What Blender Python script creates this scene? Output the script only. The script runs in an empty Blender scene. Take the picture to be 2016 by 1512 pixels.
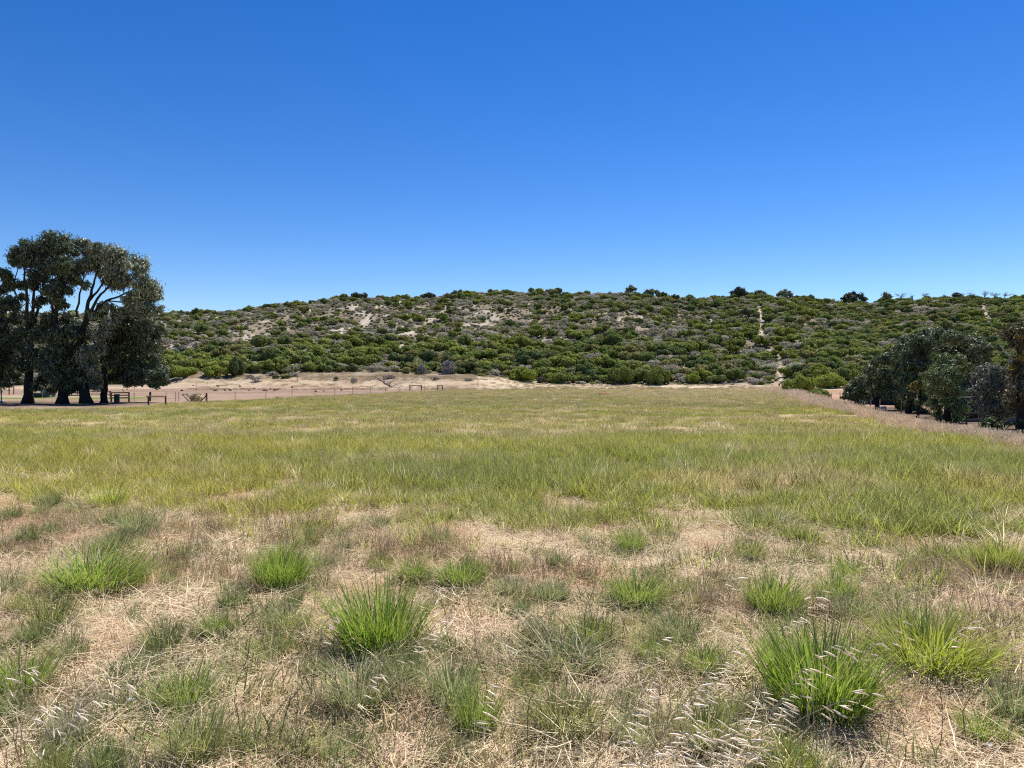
import bpy, math, random
import numpy as np

random.seed(7)
R = np.random.default_rng(7)
SC = bpy.context.scene
COL = SC.collection
rad = math.radians

# ------------------------------------------------------------------ camera
F, CX, CY, PITCH = 1456.0, 1008.0, 756.0, rad(-0.826)
cam = bpy.data.cameras.new('camera')
cam.sensor_width = 36.0
cam.lens = 36.0 * F / 2016.0
cam.clip_start, cam.clip_end = 0.05, 6000
camo = bpy.data.objects.new('camera', cam)
COL.objects.link(camo)
camo.location = (0, 0, 0)
camo.rotation_euler = (rad(90) + PITCH, 0, 0)
SC.camera = camo

# ------------------------------------------------------------------ sky, sun, exposure
SUN_EL, SUN_AZ = rad(59), rad(33)          # azimuth measured from +Y towards +X
world = bpy.data.worlds.new('World')
SC.world = world
world.use_nodes = True
wn, wl = world.node_tree.nodes, world.node_tree.links
wn.clear()
sky = wn.new('ShaderNodeTexSky')
sky.sky_type = 'NISHITA'
sky.sun_disc = False
sky.sun_elevation = SUN_EL
sky.sun_rotation = SUN_AZ
sky.altitude = 0
sky.air_density = 0.82
sky.dust_density = 0.0
sky.ozone_density = 2.9
hs = wn.new('ShaderNodeHueSaturation')
hs.inputs['Hue'].default_value = 0.512
hs.inputs['Saturation'].default_value = 1.36
hs.inputs['Value'].default_value = 1.0
bg = wn.new('ShaderNodeBackground')
bg.inputs['Strength'].default_value = 0.099
wo = wn.new('ShaderNodeOutputWorld')
wl.new(sky.outputs[0], hs.inputs['Color'])
wl.new(hs.outputs[0], bg.inputs['Color'])
wl.new(bg.outputs[0], wo.inputs['Surface'])

sl = bpy.data.lights.new('sun', 'SUN')
sl.energy = 5.0
sl.angle = rad(0.53)
sl.color = (1.0, 0.95, 0.87)
so = bpy.data.objects.new('sun', sl)
COL.objects.link(so)
so.rotation_euler = (-(rad(90) - SUN_EL), 0, -SUN_AZ)
so.location = (60, 90, 170)

SC.view_settings.view_transform = 'Standard'
SC.view_settings.look = 'None'
SC.view_settings.exposure = 0.5
SC.view_settings.gamma = 1.0
SC.view_settings.use_curve_mapping = False
SC.render.film_transparent = False
SC.render.engine = 'CYCLES'
SC.cycles.use_denoising = False
SC.cycles.filter_width = 1.15
SC.cycles.max_bounces = 6
SC.cycles.diffuse_bounces = 3
SC.cycles.transmission_bounces = 4
SC.cycles.glossy_bounces = 2
SC.cycles.transparent_max_bounces = 4


# ------------------------------------------------------------------ helpers
def ray(px, row):
    u, v = (px - CX) / F, -(row - CY) / F
    c, s = math.cos(PITCH), math.sin(PITCH)
    y, z = c - v * s, s + v * c
    return u / y, z / y                    # X/Y, Z/Y


def at(px, row, d):
    """the point seen at a pixel of the photograph, at distance d in front"""
    a, b = ray(px, row)
    return np.array([a * d, d, b * d])


def hash2(x, y, seed):
    h = (x.astype(np.int64) * 374761393 + y.astype(np.int64) * 668265263 + seed * 974634777) & 0x7fffffff
    h = ((h ^ (h >> 13)) * 1274126177) & 0x7fffffff
    h = (h ^ (h >> 16)) & 0xffffff
    return h / float(0xffffff)


def vnoise(x, y, seed=0):
    x, y = np.asarray(x, float), np.asarray(y, float)
    xi, yi = np.floor(x), np.floor(y)
    fx, fy = x - xi, y - yi
    fx, fy = fx * fx * (3 - 2 * fx), fy * fy * (3 - 2 * fy)
    a, b = hash2(xi, yi, seed), hash2(xi + 1, yi, seed)
    c, d = hash2(xi, yi + 1, seed), hash2(xi + 1, yi + 1, seed)
    return (a + (b - a) * fx) * (1 - fy) + (c + (d - c) * fx) * fy


def fbm(x, y, seed=0, octv=4):
    s, a, t = 0, 0.5, 0
    for k in range(octv):
        s = s + a * vnoise(np.asarray(x) * 2 ** k, np.asarray(y) * 2 ** k, seed + k * 17)
        t += a
        a *= 0.5
    return s / t


def sstep(a, b, x):
    t = np.clip((np.asarray(x, float) - a) / (b - a), 0, 1)
    return t * t * (3 - 2 * t)


def mix(a, b, t):
    t = np.asarray(t)[..., None] if np.ndim(t) else t
    return np.asarray(a) * (1 - t) + np.asarray(b) * t


def tag(o, label=None, cat=None, group=None, kind=None):
    if label:
        n = len(label.split())
        assert 4 <= n <= 16, label
        o['label'] = label
    if cat:
        o['category'] = cat
    if group:
        o['group'] = group
    if kind:
        o['kind'] = kind
    return o


def link(o, parent=None):
    COL.objects.link(o)
    if parent is not None:
        o.parent = parent
    return o


def empty(name, loc, rz=0.0):
    o = bpy.data.objects.new(name, None)
    o.empty_display_size = 0.2
    o.location = tuple(float(v) for v in loc)
    o.rotation_euler = (0, 0, rz)
    return link(o)


def new_mesh(name, verts, faces, mat=None, smooth=False, attrs=None):
    """fast mesh from arrays; faces all of the same size (3 or 4)"""
    me = bpy.data.meshes.new(name)
    verts = np.asarray(verts, np.float32)
    faces = np.asarray(faces, np.int32)
    nv, nf, k = len(verts), len(faces), faces.shape[1]
    me.vertices.add(nv)
    me.vertices.foreach_set('co', verts.ravel())
    me.loops.add(nf * k)
    me.loops.foreach_set('vertex_index', faces.ravel())
    me.polygons.add(nf)
    me.polygons.foreach_set('loop_start', np.arange(0, nf * k, k, dtype=np.int32))
    me.polygons.foreach_set('loop_total', np.full(nf, k, np.int32))
    if smooth:
        me.polygons.foreach_set('use_smooth', np.ones(nf, bool))
    if attrs:
        for an, (typ, val) in attrs.items():
            a = me.attributes.new(an, typ, 'POINT')
            val = np.asarray(val, np.float32)
            if typ == 'FLOAT':
                a.data.foreach_set('value', val.ravel())
            elif typ == 'FLOAT_VECTOR':
                a.data.foreach_set('vector', val.ravel())
            elif typ == 'FLOAT_COLOR':
                if val.shape[1] == 3:
                    val = np.c_[val, np.ones(len(val), np.float32)]
                a.data.foreach_set('color', val.ravel())
    me.update(calc_edges=True)
    if mat:
        me.materials.append(mat)
    return me


class MB:
    """collects boxes, bars and tubes into ONE mesh"""
    def __init__(s):
        s.v, s.f = [], []

    def add(s, vs, fs):
        n = len(s.v)
        s.v += [tuple(float(c) for c in v) for v in vs]
        s.f += [tuple(i + n for i in f) for f in fs]
        return s

    def box(s, c, size, rz=0.0):
        cx, cy, cz = c
        hx, hy, hz = size[0] / 2, size[1] / 2, size[2] / 2
        co, si = math.cos(rz), math.sin(rz)
        vs = [(cx + x * co - y * si, cy + x * si + y * co, cz + z)
              for z in (-hz, hz) for x, y in ((-hx, -hy), (hx, -hy), (hx, hy), (-hx, hy))]
        return s.add(vs, [(3, 2, 1, 0), (4, 5, 6, 7), (0, 1, 5, 4), (1, 2, 6, 5), (2, 3, 7, 6), (3, 0, 4, 7)])

    def tube(s, pts, rs, n=7, caps=True):
        pts = [np.array(p, float) for p in pts]
        if not hasattr(rs, '__len__'):
            rs = [rs] * len(pts)
        t0 = pts[-1] - pts[0]
        ref = np.array([0, 0, 1.0]) if abs(t0[2]) < 0.8 * np.linalg.norm(t0) else np.array([1.0, 0, 0])
        vs, fs = [], []
        for i, p in enumerate(pts):
            t = pts[min(i + 1, len(pts) - 1)] - pts[max(i - 1, 0)]
            t = t / (np.linalg.norm(t) + 1e-9)
            a = np.cross(ref, t)
            a /= np.linalg.norm(a) + 1e-9
            b = np.cross(t, a)
            for k in range(n):
                w = 2 * math.pi * k / n
                vs.append(p + rs[i] * (math.cos(w) * a + math.sin(w) * b))
        for i in range(len(pts) - 1):
            for k in range(n):
                k2 = (k + 1) % n
                fs.append((i * n + k, i * n + k2, (i + 1) * n + k2, (i + 1) * n + k))
        if caps:
            fs.append(tuple(range(n - 1, -1, -1)))
            fs.append(tuple((len(pts) - 1) * n + k for k in range(n)))
        return s.add(vs, fs)

    def mesh(s, name, mat=None, smooth=False):
        me = bpy.data.meshes.new(name)
        me.from_pydata(s.v, [], s.f)
        if smooth:
            me.polygons.foreach_set('use_smooth', np.ones(len(me.polygons), bool))
        me.update()
        if mat:
            me.materials.append(mat)
        return me

    def build(s, name, mat, parent=None, smooth=False, loc=None):
        o = bpy.data.objects.new(name, s.mesh(name, mat, smooth))
        if loc is not None:
            o.location = tuple(float(c) for c in loc)
        return link(o, parent)


# ------------------------------------------------------------------ materials
def nodes_of(name):
    m = bpy.data.materials.new(name)
    m.use_nodes = True
    nt = m.node_tree
    nt.nodes.clear()
    out = nt.nodes.new('ShaderNodeOutputMaterial')
    return m, nt.nodes, nt.links, out


def math_node(n, l, op, a, b):
    x = n.new('ShaderNodeMath')
    x.operation = op
    for i, v in enumerate((a, b)):
        if hasattr(v, 'is_output') or hasattr(v, 'links'):
            l.new(v, x.inputs[i])
        else:
            x.inputs[i].default_value = v
    return x.outputs[0]


def leaf_material(name, lo=0.65, hi=1.35, trans=0.35, gloss=0.06, rough=0.4, tip=None, tint=None, tipf=0.5, tsat=1.0):
    """thin leaf: colour from the plant's own 'tint', varied from leaf to leaf by 'v'"""
    m, n, l, out = nodes_of(name)
    v = n.new('ShaderNodeAttribute'); v.attribute_name = 'v'
    if tint is None:
        t = n.new('ShaderNodeAttribute'); t.attribute_type = 'INSTANCER'; t.attribute_name = 'tint'
        col = t.outputs['Color']
    else:
        t = n.new('ShaderNodeRGB'); t.outputs[0].default_value = (*tint, 1)
        col = t.outputs[0]
    mr = n.new('ShaderNodeMapRange')
    mr.inputs['To Min'].default_value, mr.inputs['To Max'].default_value = lo, hi
    l.new(v.outputs['Fac'], mr.inputs['Value'])
    sc = n.new('ShaderNodeVectorMath'); sc.operation = 'SCALE'
    l.new(col, sc.inputs[0]); l.new(mr.outputs[0], sc.inputs['Scale'])
    c = sc.outputs[0]
    if tip is not None:                                   # dry tips on some blades
        tt = n.new('ShaderNodeAttribute'); tt.attribute_name = 't'
        fr = n.new('ShaderNodeMath'); fr.operation = 'FRACT'
        l.new(math_node(n, l, 'MULTIPLY', v.outputs['Fac'], 7.31), fr.inputs[0])
        p = math_node(n, l, 'MULTIPLY', math_node(n, l, 'POWER', tt.outputs['Fac'], 2.0), fr.outputs[0])
        p = math_node(n, l, 'MULTIPLY', p, tipf)
        mx = n.new('ShaderNodeMix'); mx.data_type = 'RGBA'
        l.new(p, mx.inputs[0]); l.new(c, mx.inputs[6]); mx.inputs[7].default_value = (*tip, 1)
        c = mx.outputs[2]
    d = n.new('ShaderNodeBsdfDiffuse'); l.new(c, d.inputs['Color'])
    tr = n.new('ShaderNodeBsdfTranslucent')
    h = n.new('ShaderNodeHueSaturation'); h.inputs['Saturation'].default_value = tsat
    l.new(c, h.inputs['Color']); l.new(h.outputs[0], tr.inputs['Color'])
    ms = n.new('ShaderNodeMixShader'); ms.inputs[0].default_value = trans
    l.new(d.outputs[0], ms.inputs[1]); l.new(tr.outputs[0], ms.inputs[2])
    g = n.new('ShaderNodeBsdfGlossy'); g.inputs['Roughness'].default_value = rough
    g.inputs['Color'].default_value = (1, 1, 1, 1)
    ms2 = n.new('ShaderNodeMixShader'); ms2.inputs[0].default_value = gloss
    l.new(ms.outputs[0], ms2.inputs[1]); l.new(g.outputs[0], ms2.inputs[2])
    l.new(ms2.outputs[0], out.inputs['Surface'])
    return m


def rough_material(name, c1, c2, scale=8.0, rough=0.9, bump=0.4, stretch=(1, 1, 1), metal=0.0, detail=5):
    m, n, l, out = nodes_of(name)
    tc = n.new('ShaderNodeTexCoord')
    mp = n.new('ShaderNodeMapping'); mp.inputs['Scale'].default_value = stretch
    l.new(tc.outputs['Object'], mp.inputs[0])
    no = n.new('ShaderNodeTexNoise'); no.inputs['Scale'].default_value = scale; no.inputs['Detail'].default_value = detail
    l.new(mp.outputs[0], no.inputs['Vector'])
    mr = n.new('ShaderNodeMapRange'); mr.inputs['From Min'].default_value = .3; mr.inputs['From Max'].default_value = .7
    l.new(no.outputs[0], mr.inputs['Value'])
    mx = n.new('ShaderNodeMix'); mx.data_type = 'RGBA'
    mx.inputs[6].default_value, mx.inputs[7].default_value = (*c1, 1), (*c2, 1)
    l.new(mr.outputs[0], mx.inputs[0])
    b = n.new('ShaderNodeBsdfPrincipled')
    b.inputs['Roughness'].default_value = rough
    b.inputs['Specular IOR Level'].default_value = .2
    b.inputs['Metallic'].default_value = metal
    l.new(mx.outputs[2], b.inputs['Base Color'])
    bp = n.new('ShaderNodeBump'); bp.inputs['Strength'].default_value = bump; bp.inputs['Distance'].default_value = .02
    l.new(no.outputs[0], bp.inputs['Height']); l.new(bp.outputs[0], b.inputs['Normal'])
    l.new(b.outputs[0], out.inputs['Surface'])
    return m


def ground_material():
    m, n, l, out = nodes_of('soil')
    a = n.new('ShaderNodeAttribute'); a.attribute_name = 'soil'
    g = n.new('ShaderNodeNewGeometry')
    outs = []
    for s, d in ((0.7, 6), (9.0, 8), (70.0, 4)):
        no = n.new('ShaderNodeTexNoise'); no.inputs['Scale'].default_value = s; no.inputs['Detail'].default_value = d
        no.inputs['Roughness'].default_value = .65
        l.new(g.outputs['Position'], no.inputs['Vector']); outs.append(no.outputs[0])
    mr1 = n.new('ShaderNodeMapRange'); l.new(outs[0], mr1.inputs['Value'])
    mr1.inputs['From Min'].default_value, mr1.inputs['From Max'].default_value = .3, .7
    mr1.inputs['To Min'].default_value, mr1.inputs['To Max'].default_value = .78, 1.2
    mr2 = n.new('ShaderNodeMapRange'); l.new(outs[1], mr2.inputs['Value'])
    mr2.inputs['From Min'].default_value, mr2.inputs['From Max'].default_value = .25, .75
    mr2.inputs['To Min'].default_value, mr2.inputs['To Max'].default_value = .62, 1.32
    f = math_node(n, l, 'MULTIPLY', mr1.outputs[0], mr2.outputs[0])
    sc = n.new('ShaderNodeVectorMath'); sc.operation = 'SCALE'
    l.new(a.outputs['Color'], sc.inputs[0]); l.new(f, sc.inputs['Scale'])
    b = n.new('ShaderNodeBsdfDiffuse'); l.new(sc.outputs[0], b.inputs['Color'])
    ad = math_node(n, l, 'ADD', outs[1], math_node(n, l, 'MULTIPLY', outs[2], .35))
    bp = n.new('ShaderNodeBump'); bp.inputs['Strength'].default_value = .8; bp.inputs['Distance'].default_value = .05
    l.new(ad, bp.inputs['Height']); l.new(bp.outputs[0], b.inputs['Normal'])
    l.new(b.outputs[0], out.inputs['Surface'])
    return m


STRAW = (0.46, 0.36, 0.22)
M_SOIL = ground_material()
M_GRASS = leaf_material('grass_blades', .42, 1.58, .5, .012, .5, tip=STRAW, tipf=.75)
M_TUFT = leaf_material('tuft_blades', .55, 1.45, .48, .02, .45, tip=(.50, .44, .16), tipf=.85)
M_STRAW = leaf_material('dry_straw', .7, 1.3, .3, .02, .5)
M_SHRUB = leaf_material('shrub_leaves', .7, 1.3, .38, .004, .6)
M_TREE = leaf_material('tree_leaves', .35, 1.65, .2, .035, .5)
M_OAT = leaf_material('oat_husk', .8, 1.2, .5, .08, .4, tint=(.92, .83, .66))
M_OATSTEM = leaf_material('oat_stem', .8, 1.2, .3, .05, .4, tint=(.47, .41, .25))
M_BARK = rough_material('dark_bark', (.018, .015, .013), (.04, .034, .029), 9, .95, .8, (1, 1, .25))
M_PALEBARK = rough_material('pale_bark', (.30, .27, .24), (.52, .49, .45), 9, .9, .6, (1, 1, .25))
M_GREYWOOD = rough_material('weathered_wood', (.16, .13, .11), (.30, .25, .21), 14, .9, .5, (1, 1, .2))
M_DARKWOOD = rough_material('dark_wood', (.035, .026, .022), (.085, .065, .055), 12, .85, .5, (1, 1, .2))
M_PINEWOOD = rough_material('worn_pole', (.20, .14, .10), (.34, .25, .19), 12, .85, .5, (1, 1, .2))
M_STEEL = rough_material('galvanised_steel', (.32, .33, .34), (.48, .49, .5), 20, .45, .1, metal=.6)
M_DRUM = rough_material('drum_steel', (.03, .035, .045), (.07, .075, .085), 10, .5, .2, metal=.3)
M_TANK = rough_material('faded_blue_sheet', (.20, .25, .29), (.28, .33, .37), 6, .55, .1)
M_DARKSHED = rough_material('dark_sheet', (.03, .033, .036), (.05, .054, .06), 5, .8, .1)
M_DARKROOF = rough_material('dark_roof', (.012, .013, .014), (.02, .021, .023), 5, .95, .1)
M_HAY = leaf_material('hay', .7, 1.3, .15, .03, .5, tint=(.62, .49, .26))
M_WHITE = rough_material('white_paint', (.66, .62, .55), (.8, .76, .68), 8, .6, .1)
M_DUNG = rough_material('dung', (.03, .024, .02), (.06, .05, .042), 12, .95, .6)
M_REDEARTH = rough_material('red_earth', (.30, .15, .09), (.42, .22, .13), 4, .95, .6)

# ------------------------------------------------------------------ terrain
PY = np.array([-400, -20, 0, 4, 8, 12, 20, 30, 40, 60, 90, 140, 175, 400, 4000.0])
PZ = np.array([-1.3, -1.6, -1.65, -1.655, -1.70, -1.79, -2.0, -2.25, -2.48, -2.8, -3.08, -3.2, -3.2, -3.2, -3.2])


def base_profile(y):
    s = 0
    for o, w in ((-1, .25), (0, .5), (1, .25)):           # softened so no kinks show
        s = s + w * np.interp(y + o * np.clip(np.abs(y) * .08, .5, 12), PY, PZ)
    return s


# skyline of bare hill ground: pixel column -> row, and distances of the foot and crest
SKX = np.array([-900, -300, 0, 200, 330, 430, 520, 600, 680, 760, 830, 900, 1000, 1080, 1170, 1240, 1310, 1380, 1450, 1500, 1560, 1640, 1700, 1800, 1900, 2016, 2400, 3000])
SKR = np.array([640, 632, 622, 620, 618, 618, 609, 599, 590, 589, 588, 582, 579, 580, 583, 579, 587, 590, 585, 586, 588, 597, 599, 597, 595, 592, 588, 600])
UX = (SKX - CX) / F
UZ = np.array([ray(1008, r)[1] for r in SKR])
FX = (np.array([-900, 0, 330, 500, 700, 900, 1000, 1200, 1400, 1540, 1650, 1800, 2016, 3000]) - CX) / F
FD = np.array([150, 150, 152, 160, 165, 166, 166, 162, 158, 150, 140, 135, 130, 130])
RX = (np.array([-900, 0, 330, 600, 760, 1000, 1240, 1500, 1640, 1800, 2016, 3000]) - CX) / F
RD = np.array([350, 345, 340, 320, 345, 360, 340, 350, 360, 330, 320, 330])


def height(x, y):
    x, y = np.asarray(x, float), np.asarray(y, float)
    z = base_profile(y)
    u = x / np.maximum(y, 20)
    yf, yr, ez = np.interp(u, FX, FD), np.interp(u, RX, RD), np.interp(u, UX, UZ)
    zr = ez * yr
    s = (y - yf) / (yr - yf)
    sc_ = np.clip(s, 0, 1)
    prof = np.where(s < .12, sc_ ** 2 / .24, (sc_ - .06)) / .94
    over = np.clip(y - yr, 0, None)
    hill = (zr + 3.2) * prof - over * .10
    hill = np.maximum(hill, 8 * sstep(0.9, 1.2, s))
    und = (fbm(x / 34, y / 34, 5, 3) - .5) * 6.5 + (fbm(x / 11, y / 11, 9, 2) - .5) * 2.2
    z = z + np.where(s > 0, hill, 0) + und * sstep(.02, .25, s) * (1 - .75 * sstep(.75, 1.0, s)) * sstep(20, 60, y)
    # sandy bank at the foot of the hill, left half
    bank = 2.3 * sstep(148, 168, y) * sstep(-.5, -.42, u) * (1 - sstep(-.06, .06, u)) * (1 - sstep(168, 215, y))
    z = z + bank * (1 + .5 * (fbm(x / 7, y / 7, 3, 2) - .5))
    # small lumps nearby
    near = 1 - sstep(14, 40, np.hypot(x, y))
    z = z + (fbm(x / .9, y / .9, 21, 3) - .5) * .10 * near + (fbm(x / 6, y / 6, 22, 2) - .5) * .22 * (1 - sstep(60, 140, y))
    return z


def H(x, y):
    return float(height(np.array([x]), np.array([y]))[0])


def ground_at(px, row):
    """where the sight line through a pixel meets the ground"""
    a, b = ray(px, row)
    ys = np.geomspace(1.2, 420, 1600)
    below = height(a * ys, ys) - b * ys
    i = int(np.argmax(below > 0)) if (below > 0).any() else len(ys) - 1
    y = ys[i]
    return np.array([a * y, y, H(a * y, y)])


def verge_line(x):                                     # far edge of the dry verge
    return np.interp(x, [-40, -7.3, -3, 0, 1.6, 4.3, 8, 30], [16, 10.4, 8.9, 8.0, 7.4, 6.2, 5.2, 2.0])


def right_line(y):                                     # right edge of the sown field
    return 13.8 + (y - 20) / 3.27


def left_line(y):
    return np.where(y < 54, -400.0, np.interp(y, [54, 58, 78, 105, 130, 146], [-90, -31, -31, -24.5, -15, -8]))


def zone_masks(x, y):
    j = (fbm(x / 1.1, y / 1.1, 31, 3) - .5)
    jj = (fbm(x / 6, y / 6, 33, 3) - .5)
    verge = 1 - sstep(-.35, .35, y - verge_line(x) + j * 2.6)
    right = sstep(-.8, .8, x - right_line(y) + jj * 2)
    left = sstep(-.8, .8, left_line(y) - x + jj * 3) * sstep(54, 57, y + jj * 3)
    far = sstep(141, 148, y + jj * 8)
    return verge, right, left, far


def build_terrain():
    def axis(a, lo, hi, n):
        t = np.linspace(math.asinh(lo / a), math.asinh(hi / a), n)
        return a * np.sinh(t)
    xs = axis(3.2, -2600, 2600, 430)
    ys = np.concatenate([axis(4.0, -700, 0, 40)[:-1], np.geomspace(2.0, 420, 400) - 2.0, np.geomspace(430, 3800, 30)])
    X, Y = np.meshgrid(xs, ys)
    Z = height(X, Y)
    nx, ny = len(xs), len(ys)
    verge, right, left, far = zone_masks(X, Y)
    n1 = fbm(X / 2.2, Y / 2.2, 41, 4)
    n2 = fbm(X / 12, Y / 12, 43, 4)
    nh = fbm(X / 9, Y / 9, 47, 4)
    soil_verge = mix((.43, .315, .20), (.52, .405, .27), sstep(.35, .65, n1))
    soil_field = mix((.38, .28, .16), (.45, .34, .20), sstep(.35, .65, n1))
    soil_pad = mix((.26, .18, .13), (.33, .235, .17), sstep(.35, .65, n2))
    soil_pad = mix(soil_pad, (.40, .31, .235), sstep(.55, .75, fbm(X / 30, Y / 4, 44, 3)))
    soil_far = mix((.44, .34, .23), (.53, .43, .30), sstep(.35, .65, n2))
    soil_right = mix((.34, .215, .145), (.42, .275, .19), sstep(.35, .65, n2))
    u = X / np.maximum(Y, 20)
    s = (Y - np.interp(u, FX, FD)) / (np.interp(u, RX, RD) - np.interp(u, FX, FD))
    soil_hill = mix((.22, .18, .125), (.33, .275, .195), sstep(.42, .64, nh))
    sandy = sstep(.61, .70, fbm(X / 7, Y / 12, 48, 4)) * (1 - sstep(-.1, .15, u)) * sstep(.2, .4, s) + \
        .8 * sstep(.66, .72, fbm(X / 8, Y / 12, 49, 4))
    soil_hill = mix(soil_hill, (.48, .42, .33), np.clip(sandy, 0, 1))
    c = soil_field
    c = mix(c, soil_right, right)
    c = mix(c, soil_far, far)
    c = mix(c, soil_pad, left * (1 - sstep(150, 158, Y)))
    sandbank = sstep(157, 164, Y + (n2 - .5) * 14) * left
    c = mix(c, mix((.205, .155, .105), (.33, .265, .19), sstep(.42, .62, fbm(X / 5, Y / 2.0, 45, 4))), sandbank)
    c = mix(c, soil_verge, verge)
    c = mix(c, soil_hill, sstep(.04, .11, s + (nh - .5) * .06))
    litter = (1 - sstep(.7, 1.15, np.hypot((X + 50) / 17, (Y - 69) / 10) + (n2 - .5) * .5)) * left  # leaf litter, its dark tone also paints in the left trees' shade
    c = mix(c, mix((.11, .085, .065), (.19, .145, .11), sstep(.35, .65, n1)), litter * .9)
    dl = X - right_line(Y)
    litter = sstep(.6, 1.6, dl + (n2 - .5) * 2) * (1 - sstep(4.5, 7.5, dl + (n1 - .5) * 3)) * (1 - sstep(58, 66, Y))  # dark litter with shade painted in at the foot of the right trees
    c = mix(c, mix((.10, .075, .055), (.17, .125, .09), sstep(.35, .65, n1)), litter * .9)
    lawn = sstep(0, 1.5, 4 - np.abs(Y - 92 + (n2 - .5) * 4)) * sstep(0, 3, -X - 43 + (n2 - .5) * 8)
    c = mix(c, (.13, .20, .035), lawn)
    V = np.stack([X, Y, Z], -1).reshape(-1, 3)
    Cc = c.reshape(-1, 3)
    i = np.arange((ny - 1) * (nx - 1))
    r_, q_ = i // (nx - 1), i % (nx - 1)
    a = r_ * nx + q_
    Q = np.stack([a, a + 1, a + nx + 1, a + nx], -1)
    fm = lambda arr: arr.reshape(-1)[Q].mean(1)
    S, LW, RT, LF, FR, VG = fm(s), fm(lawn), fm(right), fm(left), fm(far), fm(verge)
    zone = np.zeros(len(Q), int)                       # 0 field
    zone[RT > .5] = 4
    zone[FR > .5] = 3
    zone[LF > .5] = 2
    zone[LW > .5] = 6
    zone[VG > .5] = 1
    zone[S > .04] = 5
    names = ['field_soil', 'dry_verge_ground', 'paddock_ground', 'sandy_ground', 'yard_ground', 'hill', 'lawn']
    labels = ['sown field soil under the yellow green grass', 'dry straw coloured verge soil nearest the camera',
              'bare pinkish brown paddock soil left of the field', 'pale sandy strip between field and hill foot',
              'orange brown bare yard soil under the right hand trees', 'scrub covered sandy dune hill along the skyline',
              'small mown green lawn behind the tall left trees']
    for z in range(7):
        q = Q[zone == z]
        if not len(q):
            continue
        used, inv = np.unique(q, return_inverse=True)
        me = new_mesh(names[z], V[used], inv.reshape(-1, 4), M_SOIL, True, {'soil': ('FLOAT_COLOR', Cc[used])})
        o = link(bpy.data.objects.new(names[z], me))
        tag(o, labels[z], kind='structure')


build_terrain()


# sandy firebreak tracks climbing the hill, laid a few centimetres over it
def track(name, pix, w, label, colr=(.44, .37, .285)):
    pts = [ground_at(*p) for p in pix]
    P = []
    for a, b in zip(pts[:-1], pts[1:]):
        n = max(2, int(np.linalg.norm(b - a) / 2.0))
        for k in range(n):
            P.append(a + (b - a) * k / n)
    P.append(pts[-1])
    P = np.array(P)
    nw = 6
    vs = []
    for i, p in enumerate(P):
        d = P[min(i + 1, len(P) - 1)] - P[max(i - 1, 0)]
        d = d / (np.linalg.norm(d[:2]) + 1e-6)
        side = np.array([d[1], -d[0]])
        ww = w * (.75 + .6 * R.random())
        off = (R.random() - .5) * w * .9
        for k in range(nw):
            q = p[:2] + side * (ww * (k / (nw - 1) - .5) + off)
            vs.append((q[0], q[1], H(q[0], q[1]) + .12))
    fs = [(i * nw + k, i * nw + k + 1, (i + 1) * nw + k + 1, (i + 1) * nw + k) for i in range(len(P) - 1) for k in range(nw - 1)]
    me = new_mesh(name, vs, fs, M_SOIL, True, {'soil': ('FLOAT_COLOR', np.tile(colr, (len(vs), 1)))})
    tag(link(bpy.data.objects.new(name, me)), label, kind='structure')
    return P[:, :2]


TRACKS = [track('sand_track', [(1499, 662), (1500, 640), (1497, 620), (1494, 604)], 1.4, 'white sandy firebreak track climbing the upper hill to the ridge'),
          track('sand_track', [(1537, 752), (1534, 735), (1537, 718), (1531, 700), (1512, 690)], .7, 'pale sandy track threading up between bushes at the hill foot'),
          track('sand_track', [(1958, 645), (1950, 628), (1938, 612), (1934, 604)], 1.7, 'pale sand scar on the hill near the right ridge')]


# ------------------------------------------------------------------ scattering by geometry nodes (stuff only)
def proto_collection(name, meshes):
    c = bpy.data.collections.new(name)
    for i, me in enumerate(meshes):
        c.objects.link(bpy.data.objects.new('%s_%02d' % (name, i), me))
    return c


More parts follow.
